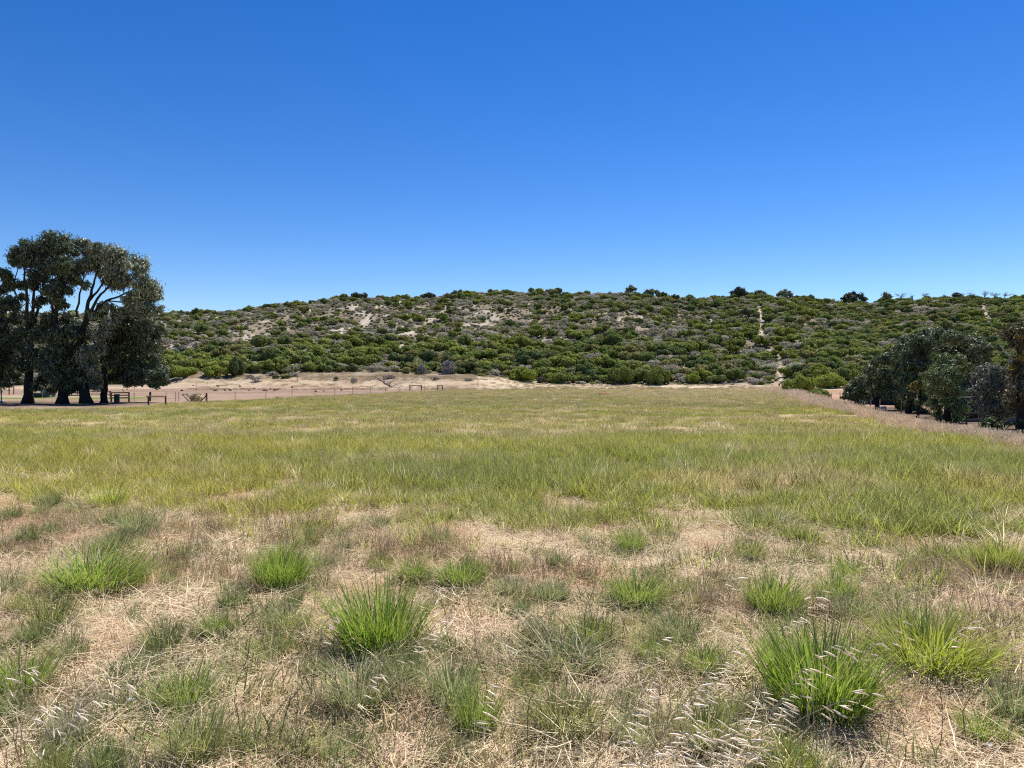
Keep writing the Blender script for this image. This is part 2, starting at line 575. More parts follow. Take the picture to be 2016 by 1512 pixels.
def scatter(name, label, pts, rot, scl, idx, tint, coll):
    me = bpy.data.meshes.new(name)
    n = len(pts)
    me.vertices.add(n)
    me.vertices.foreach_set('co', np.asarray(pts, np.float32).ravel())
    for an, typ, key, val in (('rot', 'FLOAT_VECTOR', 'vector', rot), ('scl', 'FLOAT_VECTOR', 'vector', scl), ('tint', 'FLOAT_VECTOR', 'vector', tint)):
        me.attributes.new(an, typ, 'POINT').data.foreach_set(key, np.asarray(val, np.float32).ravel())
    me.attributes.new('pick', 'INT', 'POINT').data.foreach_set('value', np.asarray(idx, np.int32))
    o = link(bpy.data.objects.new(name, me))
    ng = bpy.data.node_groups.new(name, 'GeometryNodeTree')
    ng.interface.new_socket('Geometry', in_out='INPUT', socket_type='NodeSocketGeometry')
    ng.interface.new_socket('Geometry', in_out='OUTPUT', socket_type='NodeSocketGeometry')
    N, L = ng.nodes, ng.links
    gi, go = N.new('NodeGroupInput'), N.new('NodeGroupOutput')
    ci = N.new('GeometryNodeCollectionInfo')
    ci.inputs['Collection'].default_value = coll
    ci.inputs['Separate Children'].default_value = True
    ci.inputs['Reset Children'].default_value = True
    ip = N.new('GeometryNodeInstanceOnPoints')
    ip.inputs['Pick Instance'].default_value = True

    def attr(nm, t):
        a = N.new('GeometryNodeInputNamedAttribute')
        a.data_type = t
        a.inputs['Name'].default_value = nm
        return a.outputs[0]
    er = N.new('FunctionNodeEulerToRotation')
    L.new(attr('rot', 'FLOAT_VECTOR'), er.inputs[0])
    L.new(gi.outputs[0], ip.inputs['Points'])
    L.new(ci.outputs[0], ip.inputs['Instance'])
    L.new(attr('pick', 'INT'), ip.inputs['Instance Index'])
    L.new(er.outputs[0], ip.inputs['Rotation'])
    L.new(attr('scl', 'FLOAT_VECTOR'), ip.inputs['Scale'])
    L.new(ip.outputs[0], go.inputs[0])
    o.modifiers.new('scatter', 'NODES').node_group = ng
    tag(o, label, kind='stuff')
    return o


# ------------------------------------------------------------------ grass blades
def blades(seed, n, radius, length, width, tilt0, tilt1, segs=4, wind=0.0, lvar=.35, lie=False, outward=1.0, kink=0.0):
    """n curved tapering blades: verts, quads, per-vertex v and t"""
    g = np.random.default_rng(seed)
    rr = radius * np.sqrt(g.random(n))
    th = g.random(n) * 2 * np.pi
    bx, by = rr * np.cos(th), rr * np.sin(th)
    az = th + g.normal(0, .6, n) if outward else g.random(n) * 2 * np.pi
    fr = (rr / max(radius, 1e-6))
    L = length * (1 + lvar * (g.random(n) * 2 - 1)) * (1 - .25 * fr * (0 if lie else 1))
    a0 = np.abs(g.normal(tilt0 * (.35 + .65 * fr), tilt0 * .35))
    a1 = a0 + np.abs(g.normal(tilt1, tilt1 * .5, n))
    if lie:
        a0 = np.pi / 2 + g.normal(0, .16, n)
        a1 = a0 + g.normal(0, .3, n)
    W = width * (.6 + .8 * g.random(n))
    P = np.stack([bx, by, np.zeros(n)], 1)
    if lie:
        P[:, 2] = g.random(n) * .035 + .004
    out, tt = [], []
    dirh = np.stack([np.cos(az), np.sin(az)], 1)
    tw = az + np.pi / 2 + g.normal(0, .5, n)
    side = np.stack([np.cos(tw), np.sin(tw), np.zeros(n)], 1)
    for k in range(segs + 1):
        f = k / segs
        w = W * (1 - f) ** .55 * (.7 + .3 * min(1, f * 4)) if k < segs else W * .08
        out.append(P - side * (w / 2)[:, None] if hasattr(w, 'shape') else P - side * w / 2)
        out.append(P + side * (w / 2)[:, None])
        tt += [np.full(n, f)] * 2
        a = a0 + (a1 - a0) * f ** 1.2
        step = L / segs
        hx, hz = np.sin(a) * step, np.cos(a) * step
        P = P + np.c_[dirh * hx[:, None], hz[:, None]]
        P[:, 0] += wind * step * f
        if kink:
            P[:, :2] += g.normal(0, kink, (n, 2)) * step[:, None]
    V = np.stack(out, 1).reshape(-1, 3)
    T = np.stack(tt, 1).reshape(-1)
    vv = np.repeat(g.random(n), 2 * (segs + 1))
    b = (np.arange(n) * 2 * (segs + 1))[:, None] + (np.arange(segs) * 2)[None]
    b = b.reshape(-1)
    Fq = np.stack([b, b + 1, b + 3, b + 2], 1)
    return V, Fq, vv, T


def blade_mesh(name, mat, parts):
    Vs, Fs, vs, ts, n = [], [], [], [], 0
    for V, Fq, v, t in parts:
        Vs.append(V); Fs.append(Fq + n); vs.append(v); ts.append(t); n += len(V)
    return new_mesh(name, np.concatenate(Vs), np.concatenate(Fs), mat, False,
                    {'v': ('FLOAT', np.concatenate(vs)), 't': ('FLOAT', np.concatenate(ts))})


def rand_in_view(n, y0, y1, margin=.06, power=1.0):
    """random ground positions over the part of the place the picture can see"""
    y = np.sqrt(y0 ** 2 + (y1 ** 2 - y0 ** 2) * R.random(n))
    x = (R.random(n) * 2 - 1) * (CX / F + margin) * y + (R.random(n) * 2 - 1) * .8
    return x, y


field_meshes = [blade_mesh('field_tuft', M_GRASS, [blades(100 + i, 42, .15, .34, .0075, .38, .75, 4, .22)]) for i in range(5)]
clump_meshes = [blade_mesh('field_clump', M_GRASS, [blades(120 + i, 84, .42, .30, .013, .42, .8, 3, .25)]) for i in range(4)]
straw_meshes = [blade_mesh('straw_patch', M_STRAW, [blades(140 + i, 76, .26, .165, .0042, 0, 0, 3, 0, .6, lie=True, outward=0, kink=.12)]) for i in range(6)]
sprig_meshes = [blade_mesh('short_sprig', M_GRASS, [blades(160 + i, 30, .10, .115, .0056, .55, .95, 3, .1, outward=0, kink=.06)]) for i in range(5)]
stalk_meshes = [blade_mesh('brown_stalks', M_STRAW, [blades(180 + i, 18, .08, .19, .0046, .22, .35, 4, .08, outward=0, kink=.22)]) for i in range(4)]
seed_meshes = []
for i in range(4):
    st = blades(200 + i, 34, .22, .62, .006, .12, .35, 4, .2)
    V, Fq, v, t = st
    tips = V.reshape(34, 10, 3)[:, 8]
    hs_ = []
    for k in range(34):
        hv = blades(2000 + i * 50 + k, 5, .012, .12, .012, .25, .5, 2, .3)
        hs_.append((hv[0] + tips[k] - np.array([0, 0, .05]), hv[1], hv[2], hv[3]))
    seed_meshes.append(blade_mesh('seed_grass', M_STRAW, [st] + hs_))

PC_FIELD = proto_collection('field_tuft', field_meshes)
PC_CLUMP = proto_collection('field_clump', clump_meshes)
PC_STRAW = proto_collection('straw_patch', straw_meshes)
PC_SPRIG = proto_collection('short_sprig', sprig_meshes)
PC_STALK = proto_collection('brown_stalks', stalk_meshes)
PC_SEED = proto_collection('seed_grass', seed_meshes)


def place(x, y, smin, smax, nproto, sink=.01, tilt=.08, zs=None):
    n = len(x)
    z = height(x, y) - sink
    rot = np.c_[R.normal(0, tilt, n), R.normal(0, tilt, n), R.random(n) * 2 * np.pi]
    s = smin + (smax - smin) * R.random(n)
    scl = np.c_[s, s, s * (zs if zs is not None else 1)]
    return np.c_[x, y, z], rot, scl, R.integers(0, nproto, n)


# colours of the field grass: yellow-green bands, olive patches, straw patches
def field_tint(x, y):
    n = len(x)
    a = fbm(x / 9, y / 4, 61, 4)
    b = fbm(x / 3.0, y / 2.2, 63, 3)
    c = fbm(x / 40, y / 9, 65, 3)
    yellow, green, olive, straw = (.415, .41, .068), (.295, .35, .066), (.345, .335, .12), (.62, .49, .28)
    col = mix(green, yellow, sstep(.36, .60, a))
    band = np.exp(-((y - 33 - .06 * x) / 9) ** 2) + .55 * np.exp(-((y - 20) / 4) ** 2)
    col = mix(col, (.50, .485, .06), np.clip(band, 0, 1) * .6)
    col = mix(col, olive, sstep(.5, .68, c) * .8)
    col = mix(col, (.37, .325, .15), sstep(62, 110, y) * .7)
    col = mix(col, straw, sstep(.60, .76, b) * .45)
    # paler raked streaks running away from the camera in the far right of the field
    fur = (.5 + .5 * np.sin((x + .02 * y) * 2 * np.pi / 2.6)) * sstep(10, 20, x) * sstep(62, 80, y)
    col = mix(col, (.56, .47, .26), fur * .7)
    pale = sstep(.52, .66, fbm(x / 5, y / 2.5, 67, 3)) * np.exp(-((y - 52) / 6) ** 2) * (1 - sstep(10, 22, x))
    col = mix(col, (.60, .53, .38), pale * .5)
    col = mix(col, (.78, .68, .47), (R.random(n) < .05) * .9)
    col = col * (1 - .16 * sstep(30, 55, y))[:, None]      # tint darkened far out
    return col * (.75 + .5 * R.random(n))[:, None]


def in_field(x, y):
    verge, right, left, far = zone_masks(x, y)
    return (1 - verge) * (1 - right) * (1 - left) * (1 - far)


def scatter_field():
    X, Y, RO, S, I = [], [], [], [], []
    x, y = rand_in_view(24000, 5.0, 24)
    edge = y - verge_line(x)
    lump = fbm(x / .45, y / .45, 71, 3)
    spill = .30 * sstep(-1.9, -.1, edge) * sstep(.50, .58, lump) * (x < right_line(y))
    keep = R.random(len(x)) < np.maximum(spill, in_field(x, y)) * np.where(edge < 2.0, sstep(.46, .56, lump), .08 + .92 * sstep(.38, .56, lump))
    x, y = x[keep], y[keep]
    p, r, s, i = place(x, y, .75, 1.25, 5)
    s[:, 2] *= (.55 + .6 * fbm(x / 1.3, y / 1.3, 73, 2)) * (.75 + .25 * sstep(1, 4, (y - verge_line(x))))
    scatter('meadow_grass', 'yellow green tufted grass covering the near half of the field', p, r, s, i, field_tint(x, y), PC_FIELD)
    x, y = rand_in_view(70000, 21, 148)
    keep = R.random(len(x)) < in_field(x, y) * (.3 + .7 * sstep(.36, .54, fbm(x / 1.6, y / 1.6, 71, 3))) * (1 - .55 * sstep(100, 140, y))
    x, y = x[keep], y[keep]
    p, r, s, i = place(x, y, .7, 1.3, 4)
    s *= (1 + .5 * sstep(40, 120, y))[:, None]
    s[:, 2] *= .40 + .45 * fbm(x / 4, y / 4, 75, 2)
    s[:, 2] *= 1 - .35 * sstep(60, 120, y)
    scatter('distant_meadow_grass', 'yellow green grass covering the far half of the field', p, r, s, i, field_tint(x, y), PC_CLUMP)


scatter_field()


VIV, MID, DRK, GRY, YEL, OLV = (.235, .36, .035), (.25, .36, .05), (.17, .24, .075), (.30, .36, .15), (.38, .45, .05), (.29, .33, .09)
TUFTS = [
    # px, row of base, width, height, colour, dense, label
    (735, 1292, 205, 140, VIV, 1, 'largest vivid green tussock in the centre foreground'),
    (545, 1160, 122, 92, VIV, 1, 'compact upright vivid green tussock left of the largest one'),
    (165, 1172, 205, 92, MID, 1, 'wide green tussock with pale arching leaves near left edge'),
    (212, 1092, 78, 46, DRK, 1, 'dark green tussock peeping out behind the wide left one'),
    (905, 1160, 112, 56, MID, 1, 'low domed green tussock right of centre line of straw'),
    (812, 1150, 78, 58, MID, 0, 'loose green tussock directly behind the largest vivid one'),
    (1262, 1202, 126, 74, MID, 1, 'leaning green tussock with grey dry leaves on its right'),
    (1537, 1218, 128, 92, MID, 1, 'green tussock behind pale oat heads, above the biggest right one'),
    (1635, 1420, 245, 195, VIV, 1, 'huge vivid green tussock ringed with oat heads at lower right'),
    (1868, 1342, 235, 125, YEL, 1, 'broad yellow green tussock right of the huge oat ringed one'),
    (1690, 1222, 96, 62, GRY, 0, 'grey green tussock between two greener ones on the right'),
    (1756, 1190, 60, 42, GRY, 0, 'small grey green tussock on bare straw, right side'),
    (1812, 1182, 44, 28, GRY, 0, 'tiny grey green tussock right of a slightly larger one'),
    (1980, 1130, 92, 66, YEL, 1, 'yellow green tussock touching the right edge at field border'),
    (1284, 1306, 82, 56, MID, 0, 'loose green tussock on straw left of the oat stalks'),
    (1392, 1334, 112, 72, MID, 0, 'thin green tussock with oat heads above, lower right'),
    (1025, 1216, 42, 46, DRK, 0, 'narrow dark green tussock standing on straw near the centre'),
    (1090, 1188, 72, 48, GRY, 0, 'grey tussock just left of the leaning green one'),
    (1004, 1170, 64, 36, GRY, 0, 'low grey green tussock beside the low domed one'),
    (1242, 1090, 66, 58, MID, 0, 'upright green tussock at the field border, centre right'),
    (1482, 1112, 74, 66, OLV, 0, 'olive tussock at the field border, right of centre'),
    (1875, 1110, 92, 42, OLV, 0, 'olive tussock over a dark gap at right field border'),
    (90, 1000, 56, 36, DRK, 0, 'small bluish green tussock on the field border at left'),
    (14, 1026, 46, 36, DRK, 0, 'small bluish green tussock cut by the left edge'),
    (202, 1004, 92, 56, YEL, 0, 'yellow green tussock on the field border near the left'),
    (262, 1062, 96, 66, GRY, 0, 'blue grey leaning tussock above the dark left one'),
    (622, 1128, 74, 44, GRY, 0, 'wispy grey tussock right of the compact upright one'),
    (420, 1258, 74, 58, MID, 0, 'fresh green tussock in dry grass, left of largest one'),
    (22, 1375, 128, 92, VIV, 0, 'bright green tussock cut off at the lower left edge'),
    (352, 1405, 136, 92, MID, 0, 'green tussock with pale leaf stems in the lower left'),
    (130, 1470, 92, 92, (.33, .34, .22), 0, 'pale bleached tussock with drooping leaves at lower left'),
    (940, 1455, 108, 118, MID, 0, 'tall green tussock with a single oat head, bottom centre'),
    (700, 1405, 160, 104, GRY, 0, 'grey green tussock mixed with husks below the largest one'),
    (1110, 1455, 166, 96, OLV, 0, 'olive tussock at the bottom, right of the oat head'),
    (372, 1508, 146, 108, OLV, 0, 'brown olive tussock at the bottom left of centre'),
    (1395, 1488, 150, 112, OLV, 0, 'olive tussock buried under many pale oat heads'),
    (196, 1538, 86, 84, DRK, 0, 'dark green tussock at the bottom edge near the left'),
    (92, 1560, 80, 110, OLV, 0, 'olive tussock cut by the bottom edge at far left'),
    (1110, 1330, 196, 56, DRK, 0, 'flat dark green tussock spreading over straw near centre'),
    (1062, 1268, 58, 42, DRK, 0, 'small dark green tussock above the flat spreading one'),
    (1800, 1268, 120, 90, GRY, 0, 'tall grey green tussock behind the broad yellow one'),
    (560, 1250, 90, 52, OLV, 0, 'olive tussock just below the compact upright one'),
    (1565, 1540, 120, 80, YEL, 0, 'yellow green tussock cut by the bottom edge, right side'),
]


def scatter_verge():
    # straw litter
    x, y = rand_in_view(9500, 2.1, 16.5, .12)
    v = zone_masks(x, y)[0]
    near = 1 - sstep(2.0, 6.0, y - verge_line(x))
    keep = R.random(len(x)) < np.clip(v + .55 * near, 0, 1) * (.45 + .55 * sstep(.3, .55, fbm(x / .8, y / .8, 81, 3)))
    x, y = x[keep], y[keep]
    p, r, s, i = place(x, y, .7, 1.3, 6, 0, .1)
    n = fbm(x / .7, y / .7, 83, 3)
    tint = mix((.67, .52, .325), (.79, .65, .44), sstep(.35, .65, n)) * (.72 + .5 * R.random(len(x)))[:, None]
    red = sstep(.58, .72, fbm(x / .6, y / .6, 85, 3))
    tint = mix(tint, (.52, .27, .15), red * .6)
    scatter('straw_litter', 'dry straw litter lying over the verge in the foreground', p, r, s, i, tint, PC_STRAW)
    # short grey-green grass
    x, y = rand_in_view(10000, 2.0, 10.5, .12)
    for px, row, w, h, *_ in TUFTS:                     # low growth crowding round each tussock
        q = ground_at(px, row)
        k = int(6 + w / 9)
        wm = w / F * q[1]
        x = np.r_[x, q[0] + R.normal(0, .55, k) * wm]
        y = np.r_[y, q[1] + wm * .2 + R.normal(0, .45, k) * wm]
    near_t = np.arange(len(x)) >= 10000
    v = zone_masks(x, y)[0]
    dens = sstep(.38, .50, fbm(x / .5, y / .42, 87, 4)) * (1 - .62 * sstep(4.2, 5.6, y)) + .04 + .16 * (1 - sstep(3.2, 4.4, y))
    dens = np.where(near_t, .9, dens)
    keep = R.random(len(x)) < v * dens
    x, y = x[keep], y[keep]
    p, r, s, i = place(x, y, .6, 1.35, 5, .005, .25)
    n = fbm(x / .9, y / .9, 89, 3)
    tint = mix((.235, .275, .09), (.37, .365, .14), sstep(.35, .65, n))
    tint = mix(tint, (.60, .53, .37), (R.random(len(x)) < .40) * .8)
    tint = mix(tint, (.19, .28, .07), (R.random(len(x)) < .22) * .8)
    scatter('short_grass', 'short grey green grass growing through the foreground straw', p, r, s, i, tint * (.75 + .5 * R.random(len(x)))[:, None], PC_SPRIG)
    # brown stubble stalks
    x, y = rand_in_view(4800, 2.3, 10.8, .12)
    v = zone_masks(x, y)[0]
    e_ = verge_line(x) - y
    dens = sstep(.46, .60, fbm(x / .7, y / .4, 91, 3)) * (.13 + .87 * sstep(3.4, 2.2, e_) * sstep(-.3, .3, e_))
    keep = R.random(len(x)) < v * dens
    x, y = x[keep], y[keep]
    p, r, s, i = place(x, y, .7, 1.4, 4, .005, .2)
    tint = mix((.45, .30, .175), (.47, .375, .21), R.random(len(x))) * (.6 + .7 * R.random(len(x)))[:, None]
    scatter('dry_stubble_grass', 'reddish brown dry stubble standing along the verge', p, r, s, i, tint, PC_STALK)
    # pale seed grass along the right edge of the field
    t = R.random(2100)
    y = 18 + (150 - 18) * t ** 1.7
    x = right_line(y) + R.normal(0, .27, len(y)) * (1 + y / 60) - .3 + 1.2 * sstep(90, 140, y) * R.normal(0, 2.5, len(y))
    p, r, s, i = place(x, y, .7, 1.2, 4, .02, .1)
    s *= (.58 + .5 * sstep(30, 80, y))[:, None]
    keep = R.random(len(y)) < .35 + .65 * sstep(.4, .6, fbm(x / 1.5, y / 3, 95, 2))
    p, r, s, i, y = p[keep], r[keep], s[keep], i[keep], y[keep]
    tint = mix((.74, .61, .40), (.78, .62, .47), R.random(len(y))) * (.72 + .5 * R.random(len(y)))[:, None]
    scatter('dry_seed_grass', 'tall pale dry seeding grass along the right field edge', p, r, s, i, tint, PC_SEED)
    # small sparse weeds on the sandy strip beyond the field and dry grass on the bank
    x, y = rand_in_view(16000, 140, 184, 0)
    u = x / y
    keep = (R.random(len(x)) < np.where(u > -.05, .6, .75) * sstep(.42, .6, fbm(x / 7, y / 1.6, 93, 3))) & (x < right_line(y)) & (u > -.44)
    x, y = x[keep], y[keep]
    p, r, s, i = place(x, y, .8, 1.5, 4, .02, .1)
    green = (R.random(len(x)) < np.where(x / y > 0, .6, .2))
    tint = mix((.45, .34, .21), (.20, .22, .08), green * .9)
    scatter('sparse_dune_grass', 'sparse weeds dotting the pale sandy strip before the hill', p, r, s, i, tint, PC_CLUMP)


scatter_verge()

# ------------------------------------------------------------------ leafy bodies
def leaf_quads(C, D, length, width, g, droop=0.0, normal_jit=.7):
    """diamond leaves at C whose flat side faces about D"""
    n = len(C)
    D = D + g.normal(0, normal_jit, (n, 3))
    D /= np.linalg.norm(D, axis=1)[:, None] + 1e-9
    A = g.normal(0, 1, (n, 3))
    A[:, 2] -= droop
    A -= (A * D).sum(1)[:, None] * D
    A /= np.linalg.norm(A, axis=1)[:, None] + 1e-9
    B = np.cross(D, A)
    L = (length * (.6 + .8 * g.random(n)))[:, None]
    W = (width * (.6 + .8 * g.random(n)))[:, None]
    P = np.stack([C - A * L / 2, C + B * W / 2 + A * L * .06, C + A * L / 2, C - B * W / 2 + A * L * .06], 1).reshape(-1, 3)
    Q = np.arange(4 * n).reshape(-1, 4)
    return P, Q, np.repeat(g.random(n), 4)


def ellipsoid_core(c, r, g, nu=8, nv=6):
    vs, fs = [], []
    for j in range(nv + 1):
        ph = np.pi * j / nv
        for i in range(nu):
            th = 2 * np.pi * i / nu
            k = .85 + .3 * g.random()
            vs.append(c + r * k * np.array([np.sin(ph) * np.cos(th), np.sin(ph) * np.sin(th), np.cos(ph)]))
    for j in range(nv):
        for i in range(nu):
            a, b = j * nu + i, j * nu + (i + 1) % nu
            fs.append((a, a + nu, b + nu, b))
    return np.array(vs), np.array(fs)


def shrub_mesh(seed, lobes=9, per=34, leaf=.24, sparse=False, tall=.8, flat=False):
    """a rounded bush of unit radius: several leafy lobes, uneven outline"""
    g = np.random.default_rng(seed)
    Vs, Fs, vs, n = [], [], [], 0
    for k in range(lobes):
        th, rr = g.random() * 2 * np.pi, .70 * np.sqrt(g.random())
        if k == 0:
            th, rr = 0, 0
        zc = tall * (.36 + .50 * (1 - .8 * rr) * g.random()) if not flat else tall * .55
        c = np.array([rr * np.cos(th), rr * np.sin(th), zc])
        r = np.array([.36, .36, .30]) * (.55 + .75 * g.random())
        if not sparse:
            cv, cf = ellipsoid_core(c, r * .88, g)
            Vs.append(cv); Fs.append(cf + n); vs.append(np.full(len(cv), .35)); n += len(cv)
        d = g.normal(0, 1, (per, 3))
        d[:, 2] = np.where(d[:, 2] < -.3, -d[:, 2], d[:, 2])
        d /= np.linalg.norm(d, axis=1)[:, None]
        C = c + d * r * (.72 + .45 * g.random((per, 1)))
        V, Q, v = leaf_quads(C, d, leaf * (.8 if sparse else 1), leaf * (.32 if sparse else .8), g, 0, .38)
        Vs.append(V); Fs.append(Q + n); vs.append(v); n += len(V)
        # skirt reaching the ground
        if k % 2 == 0:
            m = per // 3
            C = np.c_[c[0] + g.normal(0, .2, m), c[1] + g.normal(0, .2, m), g.random(m) * .35 * tall]
            V, Q, v = leaf_quads(C, np.c_[C[:, 0], C[:, 1], np.full(m, .3)], leaf, leaf * .6, g, 0, .6)
            Vs.append(V); Fs.append(Q + n); vs.append(v); n += len(V)
    return new_mesh('shrub', np.concatenate(Vs), np.concatenate(Fs), M_SHRUB, False, {'v': ('FLOAT', np.concatenate(vs))})


green_protos = [shrub_mesh(300 + i, 8 + i % 5, 60, .17, tall=.95 + .12 * (i % 4)) for i in range(9)]
grey_protos = [shrub_mesh(330 + i, 9, 70, .24, True, .8) for i in range(5)]
near_protos = [shrub_mesh(350 + i, 16 + i, 150, .10, tall=.82) for i in range(4)]

GREENS = np.array([(.255, .285, .06), (.21, .25, .062), (.17, .212, .062), (.265, .25, .09), (.115, .15, .056)])
GREYS = np.array([(.39, .36, .275), (.31, .285, .205), (.30, .305, .165), (.45, .42, .335)])


def hill_s(x, y):
    u = x / np.maximum(y, 20)
    return (y - np.interp(u, FX, FD)) / (np.interp(u, RX, RD) - np.interp(u, FX, FD)), u


def grow_scrub():
    n = 42000
    y = np.sqrt(135 ** 2 + (372 ** 2 - 135 ** 2) * R.random(n))
    x = (R.random(n) * 2 - 1) * .80 * y
    s, u = hill_s(x, y)
    edge = .075 + .03 * (fbm(x / 12, y / 12, 101, 2) - .5)
    edge = np.where(u < -.05, edge + .012, edge + .004)
    rows = 735 - F * height(x, y) / y
    m_ = 2600                                            # a denser fringe along the crest
    uc = (R.random(m_) * 2 - 1) * .78
    yc = np.interp(uc, RX, RD) + R.normal(0, 4, m_)
    x, y = np.r_[x, uc * yc], np.r_[y, yc]
    s, u = hill_s(x, y)
    edge = .075 + .03 * (fbm(x / 12, y / 12, 101, 2) - .5)
    edge = np.where(u < -.05, edge + .012, edge + .004)
    ok = (s > edge) & (s < 1.07)
    open_ = fbm(x / 13, y / 13, 103, 3)
    up_left = sstep(.25, .5, s) * (1 - sstep(-.05, .2, u))
    up_left = up_left * (1 - sstep(.9, .97, s))
    dens = .95 - .45 * up_left - .6 * sstep(.56, .68, open_) * sstep(.15, .4, s)
    ok &= R.random(len(x)) < dens
    for P in TRACKS:
        for q in P:
            ok &= np.hypot(x - q[0], (y - q[1]) * .6) > 1.5
    x, y, s, u = x[ok], y[ok], s[ok], u[ok]
    low = 1 - sstep(.3, .6, s)
    r = (.85 + 1.75 * R.random(len(x)) ** 1.8) * (1 + .20 * low) * (.75 + .5 * fbm(x / 14, y / 14, 113, 2))
    r *= np.where((up_left[ok] > .5) & (R.random(len(x)) < .5), .7, 1)
    order = np.argsort(-r)
    x, y, s, u, r = x[order], y[order], s[order], u[order], r[order]
    cell, grid, keep = 3.2, {}, []
    for i in range(len(x)):
        cx_, cy_ = int(x[i] // cell), int(y[i] // cell)
        good = True
        for a in (-1, 0, 1):
            for b in (-1, 0, 1):
                for j in grid.get((cx_ + a, cy_ + b), ()):
                    if (x[i] - x[j]) ** 2 + (y[i] - y[j]) ** 2 < (.50 * (r[i] + r[j])) ** 2:
                        good = False
                        break
                if not good:
                    break
            if not good:
                break
        if good:
            grid.setdefault((cx_, cy_), []).append(i)
            keep.append(i)
    x, y, s, u, r = (a[keep] for a in (x, y, s, u, r))
    n = len(x)
    pg = .22 + .40 * sstep(.2, .5, s) * (1 - .4 * sstep(.1, .3, u)) + .22 * sstep(.5, .65, fbm(x / 18, y / 18, 107, 3))
    grey = R.random(n) < pg
    bright = fbm(x / 22, y / 22, 109, 3)
    k = np.clip(((1 - bright) * 6 - 1.0 + R.normal(0, 1.2, n)), 0, 4).astype(int)
    tint = np.where(grey[:, None], GREYS[R.integers(0, 4, n)], GREENS[k]) * (.8 + .4 * R.random(n))[:, None]
    kind = np.where(grey, np.where(tint[:, 0] > tint[:, 1] * 1.03, 1, 2), 0)
    z = height(x, y) - .12 * r
    rz = R.random(n) * 2 * np.pi
    hz = r * (.8 + .35 * R.random(n)) * np.where(grey, .8, 1)
    gi, yi = R.integers(0, len(green_protos), n), R.integers(0, len(grey_protos), n)
    # the ones that show largest are objects, all others one mass
    vis = r / y * np.where((np.abs(u) < .70) & ~((u < -.47) & (s < .55)) & ~((u > .47) & (s < .42)), 1, .1)
    single = np.zeros(n, bool)
    for kd, most in ((0, 290), (1, 150), (2, 80)):
        c = np.where(kind == kd)[0]
        single[c[np.argsort(-vis[c])[:most]]] = True
    zone_name = lambda s_: ('at the foot of the hill' if s_ < .2 else 'on the lower slope' if s_ < .42 else 'on the middle slope' if s_ < .68 else 'on the upper slope' if s_ < .93 else 'on the ridge')
    zone_short = lambda s_: ('at hill foot' if s_ < .2 else 'on lower slope' if s_ < .42 else 'on middle slope' if s_ < .68 else 'on upper slope' if s_ < .93 else 'on ridge')
    marks = [(-.55, 'behind the left trees'), (-.46, 'beside the left trees'), (-.40, 'above the hay rack'), (-.345, 'above the fence end'), (-.29, 'above the lone post'),
             (-.235, 'above the dark lumps'), (-.175, 'above the fallen branch'), (-.125, 'above the goal frame'), (-.075, 'above the narrow frame'), (-.02, 'above the thin post'),
             (.035, 'above the twin bush'), (.085, 'above the round bush'), (.135, 'above the earth mound'), (.19, 'above the dense bush'), (.245, 'above the tall bush'),
             (.30, 'left of the tracks'), (.36, 'by the sand tracks'), (.42, 'above the domed shrub'), (.49, 'left of dark trees'), (.56, 'above the forked tree'),
             (.63, 'above the widest tree'), (2, 'at the far right')]
    side_name = lambda u_: next(t for m_, t in marks if u_ < m_)
    hue_of = lambda i: ('bright' if tint[i][1] > .25 else 'green' if tint[i][1] > .18 else 'dark') if kind[i] == 0 else 'grey' if kind[i] == 1 else 'olive'

    def beside(i):
        d2 = (x - x[i]) ** 2 + ((y - y[i]) * .7) ** 2
        d2[i] = 1e9
        j = int(np.argmin(d2))
        gap = math.sqrt(d2[j]) - r[i] - r[j]
        if gap > .6:
            return 'standing apart'
        return ('left of ' if x[i] < x[j] else 'right of ') + ('an olive one' if kind[j] == 2 else 'a %s one' % hue_of(j))
    for i in np.where(single)[0]:
        nm = ('green_shrub', 'grey_shrub', 'olive_shrub')[kind[i]]
        me = grey_protos[yi[i]] if grey[i] else green_protos[gi[i]]
        o = link(bpy.data.objects.new(nm, me))
        o.location = (x[i], y[i], z[i])
        o.rotation_euler = (0, 0, rz[i])
        o.scale = (r[i], r[i], hz[i])
        o['tint'] = [float(v) for v in tint[i]]
        lum = tint[i][1]
        hue = ('bright green' if lum > .25 else 'mid green' if lum > .18 else 'dark green') if kind[i] == 0 else ('pale grey' if tint[i][0] > .385 else 'grey brown') if kind[i] == 1 else 'dull olive'
        size = 'broad' if r[i] > 2.1 else 'medium' if r[i] > 1.6 else 'small'
        tag(o, '%s %s shrub %s %s, %s' % (size, hue, zone_short(s[i]), side_name(u[i]), beside(i)), 'shrub',
            '%s shrubs %s' % (hue, zone_name(s[i])))
    rest = ~single
    coll = proto_collection('hill_shrub', green_protos + grey_protos)
    pick = np.where(grey, len(green_protos) + yi, gi)
    scatter('hill_scrub', 'mixed green and grey coastal scrub covering the dune hill', np.c_[x, y, z][rest],
            np.c_[np.zeros(n), np.zeros(n), rz][rest], np.c_[r, r, hz][rest], pick[rest], tint[rest], coll)
    # low heath between the bushes
    m = 30000
    yy = np.sqrt(150 ** 2 + (365 ** 2 - 150 ** 2) * R.random(m))
    xx = (R.random(m) * 2 - 1) * .78 * yy
    s2, u2 = hill_s(xx, yy)
    sandy = sstep(.61, .70, fbm(xx / 7, yy / 12, 48, 4)) * (1 - sstep(-.1, .15, u2)) * sstep(.2, .4, s2) + .8 * sstep(.66, .72, fbm(xx / 8, yy / 12, 49, 4))
    ok = (s2 > np.where(u2 < -.05, .09, .06)) & (s2 < 1.02) & (R.random(m) < (1 - .8 * np.clip(sandy, 0, 1)) * .9)
